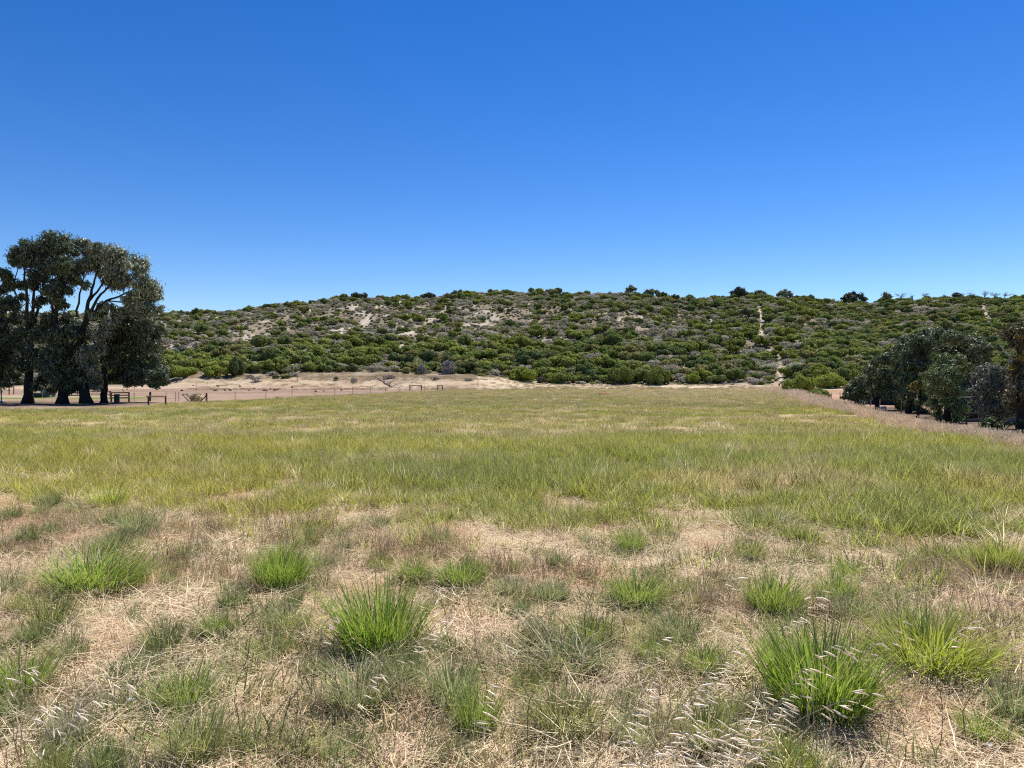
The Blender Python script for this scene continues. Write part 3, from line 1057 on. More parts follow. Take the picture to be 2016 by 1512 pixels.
    for P in TRACKS:
        for q in P:
            ok &= np.hypot(xx - q[0], (yy - q[1]) * .6) > .9
    xx, yy = xx[ok], yy[ok]
    m = len(xx)
    rr = .35 + .6 * R.random(m)
    tt = np.concatenate([GREYS, GREENS[3:4], GREENS[1:2]])[R.integers(0, 6, m)] * (.8 + .5 * R.random(m))[:, None]
    scatter('low_heath', 'low grey and olive heath between the shrubs on the hill', np.c_[xx, yy, height(xx, yy) - .1],
            np.c_[np.zeros(m), np.zeros(m), R.random(m) * 6.28], np.c_[rr, rr, rr * .8],
            R.integers(0, len(green_protos) + len(grey_protos), m), tt, coll)
    return n


N_SCRUB = grow_scrub()


def named_shrub(name, px, row, wpx, hpx, tint, label, protos=None, group=None, k=0):
    p = ground_at(px, row)
    w, h = wpx / F * p[1], hpx / F * p[1]
    o = link(bpy.data.objects.new(name, (protos or near_protos)[k % len(protos or near_protos)]))
    o.location = (p[0], p[1] + w * .35, H(p[0], p[1] + w * .35) - .05 * h)
    o.scale = (w / 2.0, w / 2.0, h / 1.0)
    o.rotation_euler = (0, 0, R.random() * 6.28)
    o['tint'] = [float(v) for v in tint]
    return tag(o, label, 'shrub', group)


BR, MG, DG = (.255, .30, .052), (.195, .24, .056), (.115, .15, .055)
for a in [('green_shrub', 1030, 753, 62, 33, BR, 'bright twin lobed bush standing alone on sand at the hill foot'),
          ('green_shrub', 1094, 755, 30, 21, BR, 'small round bright bush just right of the twin lobed bush'),
          ('grey_shrub', 1066, 755, 22, 16, (.13, .12, .09), 'low grey bush wedged between two bright bushes on the sand'),
          ('green_shrub', 1225, 758, 62, 44, MG, 'large dense green bush at the sand edge, below the sloping centre'),
          ('green_shrub', 1302, 759, 56, 42, MG, 'tall round green bush at the sand edge, last before grassy rise'),
          ('green_shrub', 1365, 757, 40, 24, BR, 'low bright bush beside the tall round green bush'),
          ('green_shrub', 353, 748, 58, 28, BR, 'low yellow green bush on white sand beside the left trees'),
          ('green_shrub', 418, 747, 52, 26, BR, 'low yellow green bush on white sand, second from left trees'),
          ('green_shrub', 458, 744, 40, 44, DG, 'tall dark green bush behind the white sand bank'),
          ('green_shrub', 1584, 776, 64, 46, BR, 'big domed bright shrub where the track meets the field corner'),
          ('green_shrub', 1618, 787, 56, 26, MG, 'low spreading green shrub in front of the big domed shrub'),
          ('green_shrub', 1650, 765, 76, 34, BR, 'flat topped bright green shrub above the orange yard soil'),
          ('green_shrub', 1690, 748, 60, 34, MG, 'green shrub rising behind the flat topped bright one'),
          ('green_shrub', 1618, 748, 50, 34, BR, 'rounded bright shrub between the track and the flat topped one'),
          ('green_shrub', 1778, 808, 26, 30, (.13, .17, .03), 'light green leafy bush glimpsed between two dark trunks')]:
    named_shrub(*a[:7], k=int(a[1]))
for i, (px, row, w, h, lab) in enumerate([
        (490, 746, 22, 9, 'low grey dead bush on the sand bank, nearest the left'),
        (532, 741, 30, 9, 'wide grey dead bush on the crest of the sand bank'),
        (577, 742, 30, 10, 'grey dead bush on the bank just above the lone post'),
        (502, 754, 24, 12, 'grey twiggy bush on the bank slope above the paddock'),
        (696, 754, 16, 12, 'small grey twiggy bush left of the fallen branch'),
        (766, 747, 34, 10, 'spreading grey dead bush behind the fallen branch'),
        (855, 749, 22, 8, 'flat grey dead bush on dry grass above the rail frames'),
        (920, 751, 24, 7, 'flat grey dead bush near the thin dark post'),
        (1298, 757, 30, 10, 'grey brown dead bush at the pale grassy rise'),
        (1495, 758, 34, 12, 'grey brown dead bush below the lower sand track'),
        (880, 738, 36, 34, 'tall ash grey bare shrub at the hill foot, above the frames'),
        (828, 738, 24, 26, 'ash grey bare shrub left of the tall ash grey one')]):
    named_shrub('dead_bush', px, row, w, h, (.34, .30, .26) if i < 10 else (.31, .29, .27), lab, grey_protos, 'dead bushes along the hill foot', i)
for i, (px, row, w, h, lab) in enumerate([(541, 746, 16, 7, 'tiny green bush on the bank, left of a similar one'),
                                          (560, 746, 26, 7, 'low light green bush on the bank beside the lone post'),
                                          (661, 750, 16, 6, 'tiny light green bush on the bare bank, near the middle')]):
    named_shrub('green_shrub', px, row, w, h, (.16, .18, .06), lab, green_protos, None, i)


# ------------------------------------------------------------------ trees
def crown_mesh(name, clusters, base, d, leaf, lw, seed, per, droop=1.5, mat=None, core=0, depth=1.0, jit=.75, sub=11):
    """clusters: (px, row, radius in px[, depth offset in m]); returned relative to base"""
    g = np.random.default_rng(seed)
    Vs, Fs, vs, n = [], [], [], 0
    mpp = d / F
    for cl in clusters:
        r = cl[2] * mpp
        dy = cl[3] if len(cl) > 3 else g.normal(0, .8) * r * depth
        c = at(cl[0], cl[1], d + dy) - base                 # farther masses keep their bearing
        dirs = g.normal(0, 1, (sub, 3))
        dirs /= np.linalg.norm(dirs, axis=1)[:, None]
        rr = np.array([1, 1.1 * depth, .85]) * r
        S = c + dirs * rr * (.45 + .42 * g.random((sub, 1)))
        m = int(per * (cl[2] / 25.0) ** 2 * (d / 73.0) ** 2)
        k = g.integers(0, sub, m)
        sig = .23 * r * (.6 + .9 * g.random(sub))
        C = S[k] + g.normal(0, 1, (m, 3)) * sig[k][:, None] * np.array([1, 1, .8])
        D = (C - S[k]) / (np.linalg.norm(C - S[k], axis=1)[:, None] + 1e-6) + np.array([0, 0, .35])
        V, Q, v = leaf_quads(C, D, leaf, lw, g, droop, jit)
        Vs.append(V); Fs.append(Q + n); vs.append(v); n += len(V)
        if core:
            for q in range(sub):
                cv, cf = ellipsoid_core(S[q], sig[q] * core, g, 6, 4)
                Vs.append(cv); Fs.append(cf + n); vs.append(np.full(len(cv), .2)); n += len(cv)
    return new_mesh(name, np.concatenate(Vs), np.concatenate(Fs), mat or M_TREE, False, {'v': ('FLOAT', np.concatenate(vs))})


def wiggle(pts, rs, g, amt=.05, k=3):
    out, ro = [], []
    for i in range(len(pts) - 1):
        for j in range(k):
            f = j / k
            p = pts[i] * (1 - f) + pts[i + 1] * f
            L = np.linalg.norm(pts[i + 1] - pts[i])
            if i or j:
                p = p + g.normal(0, amt * L * .35, 3)
            out.append(p)
            ro.append(rs[i] * (1 - f) + rs[i + 1] * f)
    return out + [pts[-1]], ro + [rs[-1]]


def tree(name, label, cat, d, trunk, limbs, clusters, tint, leaf=.38, lw=.11, per=2100, seed=1, group=None, bark=None, droop=1.5,
         core=0, twigs=True, extra=None, depth=1.0, jit=.6, sub=13):
    """trunk: [(px,row,r)], limbs: list of the same, all at distance d (radius in metres); a limb may carry a depth slope"""
    g = np.random.default_rng(seed)
    b = at(trunk[0][0], trunk[0][1], d)
    base = np.array([b[0], d, H(b[0], d)])
    root = empty(name, base)
    tag(root, label, cat, group)
    mb = MB()
    pts = [at(p[0], p[1], d) - base for p in trunk]
    pts[0] = np.array([0, 0, -.25])
    P, r_ = wiggle(pts, [p[2] for p in trunk], g, .05)
    r_[0] *= 1.5
    mb.tube(P, r_, 9)
    trunk_o = mb.build('trunk', M_BARK if bark else M_BARK, root, True)
    tips = [pts[-1]]
    for lm in limbs:
        sl_ = g.normal(0, .35) * abs(lm[-1][1] - lm[0][1]) * d / F
        q = [at(p[0], p[1], d + sl_ * i / len(lm)) - base for i, p in enumerate(lm)]
        m2 = MB()
        P, r_ = wiggle(q, [p[2] for p in lm], g, .1)
        m2.tube(P, r_, 6)
        m2.build('limb', bark or M_BARK, trunk_o, True)
        tips += q[1:]
    if twigs:                                             # branchlets that carry the leaf masses
        m3 = MB()
        for cl in clusters:
            c = at(cl[0], cl[1], d) - base
            t = min(tips, key=lambda q: np.linalg.norm(q - c) + (2 if q[2] > c[2] + 1 else 0))
            L = np.linalg.norm(c - t)
            rr = cl[2] * d / F
            midp = (t + c) / 2 + np.array([g.normal(0, .1) * L, g.normal(0, .2) * L, .08 * L])
            w = .02 + .012 * L
            m3.tube([t, midp, c], [w, w * .7, w * .35], 5, False)
            for q in range(5):
                e = c + g.normal(0, .55, 3) * rr
                m3.tube([midp * .4 + c * .6, (midp + c) / 4 + e / 2, e], [w * .5, w * .35, w * .12], 4, False)
        m3.build('branches', M_BARK, root, True)
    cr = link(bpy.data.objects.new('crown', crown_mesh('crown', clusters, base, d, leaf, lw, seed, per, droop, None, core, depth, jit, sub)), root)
    cr['tint'] = list(tint)
    if extra:
        for nm, cls, tn in extra:
            e = link(bpy.data.objects.new(nm, crown_mesh(nm, cls, base, d - .3, leaf, lw, seed + 50, per, droop, None, core, depth, jit, sub)), root)
            e['tint'] = list(tn)
    return root


EUC = (.09, .118, .058)
tree('gum_tree', 'tall dark tree with slender upright trunk, second in the left clump', 'tree', 73,
     [(54, 794, .46), (57, 737, .36), (59, 690, .30), (60, 660, .25)],
     [[(60, 660, .2), (54, 610, .15), (50, 565, .10), (52, 520, .05)], [(60, 660, .18), (63, 608, .14), (70, 556, .09), (85, 510, .04)],
      [(59, 690, .16), (42, 645, .12), (33, 600, .09), (27, 556, .05)], [(60, 660, .16), (74, 610, .12), (86, 560, .08), (110, 500, .04)]],
     [(116, 481, 28), (92, 487, 22), (64, 491, 25), (40, 498, 16), (27, 510, 15), (85, 508, 32), (108, 526, 26), (76, 541, 19), (55, 515, 20), (10, 540, 13), (4, 570, 13),
      (15, 550, 12), (113, 572, 20), (92, 571, 14), (14, 597, 17), (30, 628, 14), (2, 600, 20), (20, 560, 14), (44, 585, 11), (75, 600, 10), (40, 680, 16), (45, 720, 18), (40, 560, 14), (62, 562, 13), (86, 592, 13), (56, 622, 12), (22, 600, 17), (48, 650, 17), (28, 660, 17), (70, 640, 15), (62, 690, 18), (77, 659, 20), (75, 713, 18), (90, 698, 26)], EUC, seed=11, group='tall trees of the left clump')
tree('gum_tree', 'tall dark tree, third trunk in the left clump with low hanging leaves', 'tree', 71.5,
     [(122, 793, .50), (124, 750, .42), (116, 690, .33), (109, 640, .27)],
     [[(109, 640, .2), (112, 600, .16), (121, 584, .12), (133, 550, .07), (138, 520, .04)], [(109, 640, .18), (103, 600, .12), (100, 560, .07)],
      [(116, 690, .18), (128, 650, .12), (140, 620, .06)]],
     [(131, 494, 21), (129, 525, 24), (145, 548, 16), (118, 600, 15), (130, 575, 14), (108, 667, 24), (124, 654, 16), (108, 718, 26), (121, 750, 22), (88, 744, 20), (112, 690, 22),
      (100, 768, 12), (135, 768, 12), (95, 625, 14), (118, 555, 15), (112, 590, 14), (98, 640, 17), (126, 628, 16), (142, 655, 18), (150, 690, 16), (136, 690, 20), (140, 730, 20), (70, 765, 10)], EUC, seed=12, group='tall trees of the left clump')
tree('gum_tree', 'broad tree leaning right with long curving limbs, centre of left clump', 'tree', 72,
     [(170, 793, .52), (160, 745, .42), (152, 705, .36), (158, 665, .30), (168, 632, .24)],
     [[(168, 632, .2), (176, 592, .15), (183, 560, .10), (192, 530, .05)], [(163, 648, .18), (185, 612, .14), (210, 592, .11), (235, 582, .08), (262, 570, .05)],
      [(157, 668, .15), (151, 625, .12), (157, 580, .08), (165, 540, .05)], [(168, 632, .18), (186, 596, .13), (206, 572, .09), (232, 540, .05)],
      [(176, 592, .12), (197, 565, .08), (210, 540, .05)]],
     [(165, 486, 20), (191, 491, 18), (180, 500, 16), (222, 503, 24), (197, 522, 26), (232, 530, 27), (260, 514, 17), (271, 528, 22), (245, 553, 20), (281, 554, 24), (163, 517, 20),
      (208, 546, 15), (154, 541, 13), (297, 579, 20), (278, 582, 18), (305, 610, 17), (286, 612, 18), (168, 693, 18), (180, 724, 24), (160, 748, 20), (186, 757, 16), (144, 760, 16), (200, 600, 9), (222, 560, 14), (232, 615, 14), (150, 640, 14), (180, 660, 15), (258, 590, 18), (166, 562, 10), (180, 618, 11), (214, 604, 10), (178, 700, 18), (245, 610, 15), (270, 602, 20), (222, 640, 18), (206, 660, 16), (192, 688, 18)],
     (.21, .24, .15), seed=13, group='tall trees of the left clump')  # lighter leaf tint paints in the sun falling on the clump's right crown
tree('gum_tree', 'low bushy tree with leaves hanging to the ground, right of left clump', 'tree', 74,
     [(204, 789, .36), (206, 768, .3), (204, 724, .25), (222, 682, .18)],
     [[(222, 682, .14), (244, 634, .10), (260, 598, .06)], [(204, 724, .15), (235, 700, .1), (275, 690, .05)], [(204, 724, .12), (200, 670, .08), (203, 625, .04)],
      [(206, 750, .13), (240, 738, .09), (290, 745, .04)]],
     [(258, 646, 28), (284, 646, 25), (308, 651, 17), (271, 680, 30), (240, 677, 22), (299, 696, 23), (253, 718, 28), (219, 711, 22), (282, 727, 25), (206, 646, 14), (201, 615, 11),
      (312, 737, 19), (304, 754, 14), (325, 752, 9), (271, 750, 15), (296, 675, 22), (225, 745, 16), (238, 650, 16), (222, 658, 18), (213, 690, 20), (234, 622, 13), (262, 622, 22), (250, 748, 16)],
     (.092, .12, .056), seed=14, group='tall trees of the left clump')
tree('gum_tree', 'dark tree cut off by the left picture edge, first of the clump', 'tree', 75,
     [(-22, 796, .42), (-20, 740, .34), (-12, 690, .26)], [[(-12, 690, .18), (0, 640, .1), (6, 600, .05)], [(-20, 740, .16), (5, 745, .1), (25, 752, .05)]],
     [(8, 672, 24), (10, 698, 26), (5, 729, 24), (23, 662, 16), (31, 735, 17), (26, 706, 20), (2, 640, 14), (-25, 650, 40), (-30, 590, 34), (-35, 710, 40), (12, 755, 12), (-20, 755, 24)],
     EUC, seed=15, group='tall trees of the left clump', extra=[('yellowing_leaves', [(2, 612, 9), (6, 622, 8)], (.17, .15, .045))])

CYP = (.105, .14, .055)
gk = 'dark trees along the right field edge'
tree('cypress_tree', 'smallest dark bushy tree at the left end of right hand row', 'tree', 56,
     [(1686, 812, .12), (1687, 795, .1), (1689, 775, .08)], [[(1687, 795, .06), (1676, 780, .04), (1670, 768, .02)], [(1689, 785, .06), (1702, 772, .04), (1706, 760, .02)]],
     [(1674, 767, 13), (1691, 761, 17), (1699, 746, 14), (1685, 786, 14), (1706, 780, 12), (1666, 780, 10), (1680, 775, 13), (1696, 797, 9), (1672, 797, 8)], (.125, .16, .06), .18, .07, 5200, 21, gk, core=.8, jit=.42)
tree('cypress_tree', 'tall dark tree with forked trunk, second in the right hand row', 'tree', 53,
     [(1728, 814, .20), (1727, 795, .16), (1731, 770, .13)], [[(1727, 795, .1), (1718, 776, .07), (1716, 750, .03)], [(1731, 770, .1), (1752, 745, .07), (1772, 715, .03)]],
     [(1716, 731, 14), (1730, 714, 15), (1748, 706, 17), (1735, 740, 21), (1724, 763, 15), (1765, 695, 17), (1780, 687, 19), (1773, 725, 25), (1761, 750, 23), (1750, 774, 18), (1788, 671, 14), (1712, 752, 11), (1742, 760, 16)],
     CYP, .18, .07, 5200, 22, gk, core=.8, jit=.42)
tree('cypress_tree', 'tall dark dense tree, third in the right hand row', 'tree', 48,
     [(1788, 826, .24), (1790, 795, .2), (1798, 750, .15)], [[(1790, 795, .1), (1806, 760, .07), (1822, 700, .03)]],
     [(1803, 671, 19), (1822, 662, 20), (1812, 691, 21), (1836, 676, 21), (1797, 721, 23), (1801, 750, 21), (1786, 776, 17), (1780, 745, 16), (1820, 720, 20), (1786, 700, 15), (1800, 795, 17), (1815, 812, 14), (1822, 770, 20)],
     CYP, .18, .07, 5200, 23, gk, core=.8, jit=.42)
tree('cypress_tree', 'widest dark tree, rounded top behind the feathery green one', 'tree', 44,
     [(1890, 834, .26), (1892, 790, .2), (1896, 740, .15)], [[(1892, 790, .12), (1870, 740, .08), (1856, 690, .03)], [(1896, 740, .1), (1920, 710, .07), (1936, 695, .03)]],
     [(1854, 662, 18), (1875, 668, 20), (1896, 675, 20), (1917, 676, 21), (1935, 686, 18), (1907, 697, 23), (1945, 703, 16), (1865, 690, 20), (1885, 700, 22), (1925, 715, 20), (1910, 740, 24), (1925, 770, 24), (1905, 800, 22), (1940, 800, 20), (1890, 815, 18), (1925, 815, 16), (1870, 780, 20), (1900, 770, 24)],
     (.115, .145, .06), .17, .065, 5600, 24, gk, core=.8, jit=.42)
tree('feathery_tree', 'feathery green tree in front of the widest dark tree', 'tree', 36,
     [(1866, 838, .2), (1865, 810, .16), (1862, 770, .12)], [[(1862, 770, .09), (1858, 740, .06), (1858, 710, .02)], [(1865, 790, .08), (1880, 760, .05), (1885, 715, .02)]],
     [(1858, 713, 16), (1881, 709, 16), (1850, 729, 18), (1875, 738, 23), (1837, 741, 15), (1896, 722, 14), (1854, 761, 23), (1834, 767, 17), (1881, 771, 23), (1864, 795, 23), (1840, 796, 18), (1887, 803, 19), (1850, 820, 13), (1879, 824, 14), (1862, 742, 18)],
     (.15, .205, .07), .20, .035, 7000, 25, gk, core=.7, droop=-1.2)
tree('young_tree', 'small yellow green tree tucked before the dark trees', 'tree', 41,
     [(1806, 830, .1), (1808, 800, .08), (1812, 765, .05)], [[(1808, 800, .04), (1818, 785, .03), (1826, 775, .015)]],
     [(1820, 743, 11), (1815, 777, 11), (1824, 788, 10), (1808, 792, 9), (1815, 760, 10)], (.11, .13, .04), .15, .06, 6500, 26, gk, core=.8,
     extra=[('yellow_leaves', [(1803, 759, 9), (1812, 757, 8), (1800, 766, 7), (1816, 738, 6)], (.20, .17, .03))])
tree('silver_tree', 'silver grey leaved tree with bare white branches near right edge', 'tree', 31,
     [(1966, 846, .14), (1967, 815, .12), (1970, 770, .09), (1985, 720, .06)],
     [[(1985, 720, .045), (1988, 702, .04), (1977, 692, .032), (1970, 681, .024), (1966, 669, .01)], [(1988, 702, .03), (1993, 695, .02), (2000, 688, .01)],
      [(1975, 745, .035), (1955, 730, .028), (1940, 722, .018), (1931, 714, .008)], [(1968, 790, .035), (1945, 775, .025), (1925, 768, .015), (1910, 764, .006)]],
     [(1926, 741, 13), (1940, 730, 15), (1931, 763, 16), (1949, 750, 18), (1960, 728, 14), (1913, 771, 8), (1917, 788, 10), (1949, 782, 20), (1977, 761, 20), (1970, 797, 19), (1942, 802, 14), (1922, 750, 9), (1985, 790, 18), (1962, 812, 15), (1986, 810, 17), (1938, 815, 13), (1950, 800, 15), (1948, 765, 16), (1972, 738, 14)],
     (.19, .205, .145), .12, .045, 10500, 27, gk, bark=M_PALEBARK)
tree('flowering_tree', 'bronze leaved tree with yellow blossom cut by right picture edge', 'tree', 29,
     [(2012, 848, .2), (2012, 800, .16), (2012, 740, .12)], [[(2012, 740, .08), (2004, 700, .05), (1992, 665, .02)], [(2012, 760, .07), (2030, 720, .05), (2040, 690, .02)]],
     [(1981, 656, 13), (2000, 652, 18), (2016, 649, 17), (1994, 673, 15), (2010, 678, 15), (2002, 712, 13), (2008, 738, 26), (2012, 770, 28), (2040, 690, 36), (2045, 760, 40), (2000, 798, 20), (2040, 660, 24)],
     (.13, .115, .052), .13, .05, 6500, 28, gk, core=.6, extra=[('blossom', [(2010, 700, 11), (1992, 722, 7), (2004, 662, 6)], (.26, .22, .03))])
tree('ground_bush', 'leafy green bush in shade below the silver tree', 'bush', 28.5, [(1950, 854, .06), (1950, 840, .05)], [],
     [(1947, 828, 13), (1936, 838, 11), (1958, 836, 12), (1950, 848, 9), (1928, 846, 7)], (.075, .11, .03), .12, .07, 6500, 31, 'bushes below the right trees', core=.5)
tree('ground_bush', 'thin leggy bush right of the leafy one under right trees', 'bush', 28, [(1977, 852, .03), (1978, 838, .02)],
     [[(1977, 845, .015), (1990, 836, .01)]], [(1978, 834, 7), (1988, 834, 6), (1970, 838, 5)], (.12, .15, .06), .12, .07, 5000, 32, 'bushes below the right trees')
tree('ground_bush', 'sparse branching bush nearest the right picture edge', 'bush', 27.5, [(1999, 850, .03), (2000, 838, .02)],
     [[(2000, 842, .015), (2010, 832, .01)]], [(2001, 836, 5), (2011, 830, 6), (1996, 833, 4)], (.12, .15, .06), .12, .07, 5000, 33, 'bushes below the right trees')


# trees and bare snags along the crest of the hill
def ridge_tree(px, top, wpx, label, dead=False, tint=(.23, .265, .14), seed=1, lift=0):
    u = ray(px, 580)[0]
    d = float(np.interp(u, RX, RD)) - 3
    x = u * d
    z = H(x, d)
    row0 = CY - F * math.tan(math.atan2(z, d) - PITCH)
    hpx = max(row0 - top, 6)
    g = np.random.default_rng(seed)
    tr = [(px, row0 + 1, .16), (px + g.normal(0, 1), row0 - hpx * .45, .11)]
    name = 'dead_tree' if dead else 'ridge_tree'
    if dead:
        root = empty(name, (x, d, z))
        tag(root, label, 'tree', 'bare dead trees on the ridge')
        m = MB()
        m.tube([np.array([0, 0, -.3]), np.array([.1, 0, hpx * .5 * d / F]), np.array([.2, 0, hpx * .75 * d / F])], [.22, .16, .1], 6)
        m.build('trunk', M_GREYWOOD, root)
        m = MB()
        for k in range(9):
            a0 = np.array([.1, 0, hpx * (.3 + .4 * g.random()) * d / F])
            e = np.array([g.normal(0, wpx * .32) * d / F, g.normal(0, .5), hpx * (.6 + .4 * g.random()) * d / F])
            mm = (a0 + e) / 2 + np.array([0, 0, .3])
            m.tube([a0, mm, e], [.09, .07, .03], 4)
            for q in range(2):
                m.tube([mm, mm + (e - mm) * .6 + g.normal(0, .6, 3), e + g.normal(0, .7, 3)], [.05, .04, .02], 4)
        m.build('branches', M_GREYWOOD, root)
        return
    cls = [(px, top + hpx * .28, hpx * .3), (px - wpx * .25, top + hpx * .4, hpx * .26), (px + wpx * .25, top + hpx * .42, hpx * .26)]
    if wpx > 24:
        cls += [(px - wpx * .38, top + hpx * .6, hpx * .24), (px + wpx * .38, top + hpx * .6, hpx * .24), (px, top + hpx * .6, hpx * .3)]
    tree(name, label, 'tree', d, tr, [], cls, tint, .7, .4, 420, seed, 'trees standing on the ridge', droop=0, core=.35)


ridge_tree(1455, 564, 34, 'grey green round tree on the skyline, left of the sand track top', seed=41, tint=(.095, .105, .06))
ridge_tree(1496, 570, 26, 'small skyline tree exactly above the top of the sand track', seed=42)
ridge_tree(1545, 569, 30, 'flat crowned skyline tree just right of the sand track top', seed=43)
ridge_tree(1681, 573, 50, 'large dark lone round tree standing in the skyline dip', seed=44, tint=(.055, .066, .034))
ridge_tree(1745, 575, 14, 'small umbrella shaped tree on thin stalk right of skyline dip', seed=45)
ridge_tree(1243, 561, 24, 'tallest skyline tree over the middle of the hill', seed=46)
ridge_tree(1283, 566, 34, 'broad skyline tree right of the tallest one over the hill', seed=47)
ridge_tree(700, 575, 22, 'grey green skyline tree on the left shoulder of the hill', seed=48, tint=(.10, .11, .065))
ridge_tree(717, 576, 16, 'second skyline tree on the left shoulder, next to a taller one', seed=49, tint=(.10, .11, .065))
ridge_tree(906, 569, 40, 'wide dark skyline tree where the hill reaches full height', seed=50)
ridge_tree(845, 575, 26, 'pale grey green skyline tree rising just before full height', seed=51, tint=(.125, .13, .09))
ridge_tree(1046, 566, 12, 'small dark pointed skyline tree near the picture centre', seed=52)
ridge_tree(966, 568, 10, 'tiny dark skyline tree left of the picture centre', seed=53)
ridge_tree(1085, 567, 30, 'low dark skyline tree just right of the picture centre', seed=54)
ridge_tree(1885, 575, 22, 'thin open skyline tree among bare trees near right edge', seed=55, tint=(.10, .11, .07))
ridge_tree(548, 596, 10, 'tiny skyline tree on the lower left shoulder', seed=56)
ridge_tree(584, 591, 16, 'small skyline tree higher up the lower left shoulder', seed=57)
for i, (px, top, w, lab) in enumerate([(1774, 576, 26, 'bare spreading dead tree right of the umbrella shaped skyline tree'),
                                       (1796, 580, 14, 'short bare dead tree next to the spreading dead tree'),
                                       (1821, 577, 22, 'bare dead tree alone on the right skyline'),
                                       (1860, 580, 18, 'low bare dead tree left of the thin open skyline tree'),
                                       (1911, 576, 24, 'dark bare dead tree right of the thin open skyline tree'),
                                       (1938, 575, 26, 'bare dead tree above the right hand sand scar'),
                                       (1958, 575, 24, 'bleached dead tree just right of the sand scar'),
                                       (1978, 575, 18, 'bare dead tree closest to the right edge of the skyline')]):
    ridge_tree(px, top, w, lab, True, seed=70 + i)


# ------------------------------------------------------------------ tussocks of the foreground, one by one
dense_meshes = [blade_mesh('tussock', M_TUFT, [blades(400 + i, 760, .23, .46, .0086, .46, .6, 5, (-.14, .16, .28, -.04, .1)[i], .5)]) for i in range(5)]
loose_meshes = [blade_mesh('tussock', M_TUFT, [blades(420 + i, 400, .16, .36, .0074, .45, .65, 5, .08, .45)]) for i in range(5)]
skirt_meshes = [blade_mesh('dry_leaves', M_STRAW, [blades(440 + i, 110, .22, .34, .0065, 1.0, .8, 5, 0, .5, outward=1, kink=.05)]) for i in range(4)]


def mesh_span(me):
    co = np.empty(len(me.vertices) * 3, np.float32)
    me.vertices.foreach_get('co', co)
    co = co.reshape(-1, 3)
    return np.percentile(np.abs(co[:, 0]), 93) * 2, np.percentile(co[:, 2], 97)


SPAN = {me.name: mesh_span(me) for me in dense_meshes + loose_meshes}
TUFT_XY = []
for i, (px, row, w, h, tint, dense, lab) in enumerate(TUFTS):
    p = ground_at(px, row)
    me = dense_meshes[i % 5] if dense else loose_meshes[i % 5]
    sw, sh = SPAN[me.name]
    wm, hm = w / F * p[1], h / F * p[1] * .88
    c = np.array([p[0], p[1] + wm * .22, 0])
    c[2] = H(c[0], c[1]) - .01
    root = empty('grass_tussock', c)
    tag(root, lab, 'grass tussock', 'grass tussocks on the dry verge')
    b = link(bpy.data.objects.new('green_blades', me), root)
    k = wm / sw * .95
    b.scale = (k, k, hm / sh)
    b.rotation_euler = (0, 0, R.random() * .8 - .4)
    b['tint'] = list(tint)
    sk = link(bpy.data.objects.new('dry_leaves', skirt_meshes[i % 4]), root)
    sk.scale = (k * .95, k * .95, k * .7)
    sk.rotation_euler = (0, 0, R.random() * 6.28)
    sk['tint'] = [.50, .44, .31] if tint != GRY else [.36, .35, .25]
    TUFT_XY.append((c[0], c[1], lab))

# smaller tussocks scattered between the named ones
g = np.random.default_rng(470)
made = []
while len(made) < 55:
    px, row = g.uniform(-10, 2026), 1000 + 500 * g.random() ** 1.3
    p = ground_at(px, row)
    if p[1] > verge_line(p[0]) - .15 or min((t[0] - p[0]) ** 2 + (t[1] - p[1]) ** 2 for t in TUFT_XY + made) < .30 ** 2:
        continue
    near = min(TUFT_XY, key=lambda t: (t[0] - p[0]) ** 2 + (t[1] - p[1]) ** 2)
    dx, dy = p[0] - near[0], p[1] - near[1]
    side = ('left of' if dx < 0 else 'right of') if abs(dx) > abs(dy) else ('in front of' if dy < 0 else 'behind')
    c, tn = [('grey green', GRY), ('olive', OLV), ('dark green', DRK), ('fresh green', MID)][g.integers(0, 4)]
    k = .30 + .42 * g.random()
    o = link(bpy.data.objects.new('small_tussock', loose_meshes[g.integers(0, 5)]))
    o.location = tuple(p - np.array([0, 0, .01]))
    o.scale = (k, k, k * (.7 + .4 * g.random()))
    o.rotation_euler = (g.normal(0, .12), g.normal(0, .12), g.random() * 6.28)
    o['tint'] = [float(v) for v in np.array(tn) * (.8 + .35 * g.random())]
    tag(o, '%s %s tussock %s the %s' % ('tiny' if k < .5 else 'small', c, side, ' '.join(near[2].split()[:7])), 'grass tussock', 'small tussocks on the dry verge')
    made.append((p[0], p[1]))

# ------------------------------------------------------------------ wild oats
def husk_mesh(seed):
    g = np.random.default_rng(seed)
    vs, fs = [], []
    for sg in (-1, 1):
        n0 = len(vs)
        a = sg * (.10 + .08 * g.random())
        for f, r in ((0, .0006), (.25, .0026), (.55, .0024), (1, .0003)):
            for k in range(4):
                w = k * math.pi / 2
                x = f
                vs.append((x, math.cos(w) * r * 48 + math.sin(a) * f * .55, math.sin(w) * r * 36))
        for j in range(3):
            for k in range(4):
                k2 = (k + 1) % 4
                fs.append((n0 + j * 4 + k, n0 + j * 4 + k2, n0 + (j + 1) * 4 + k2, n0 + (j + 1) * 4 + k))
    return new_mesh('spikelet', np.array(vs), np.array(fs), M_OAT, False, {'v': ('FLOAT', np.full(len(vs), g.random()))})


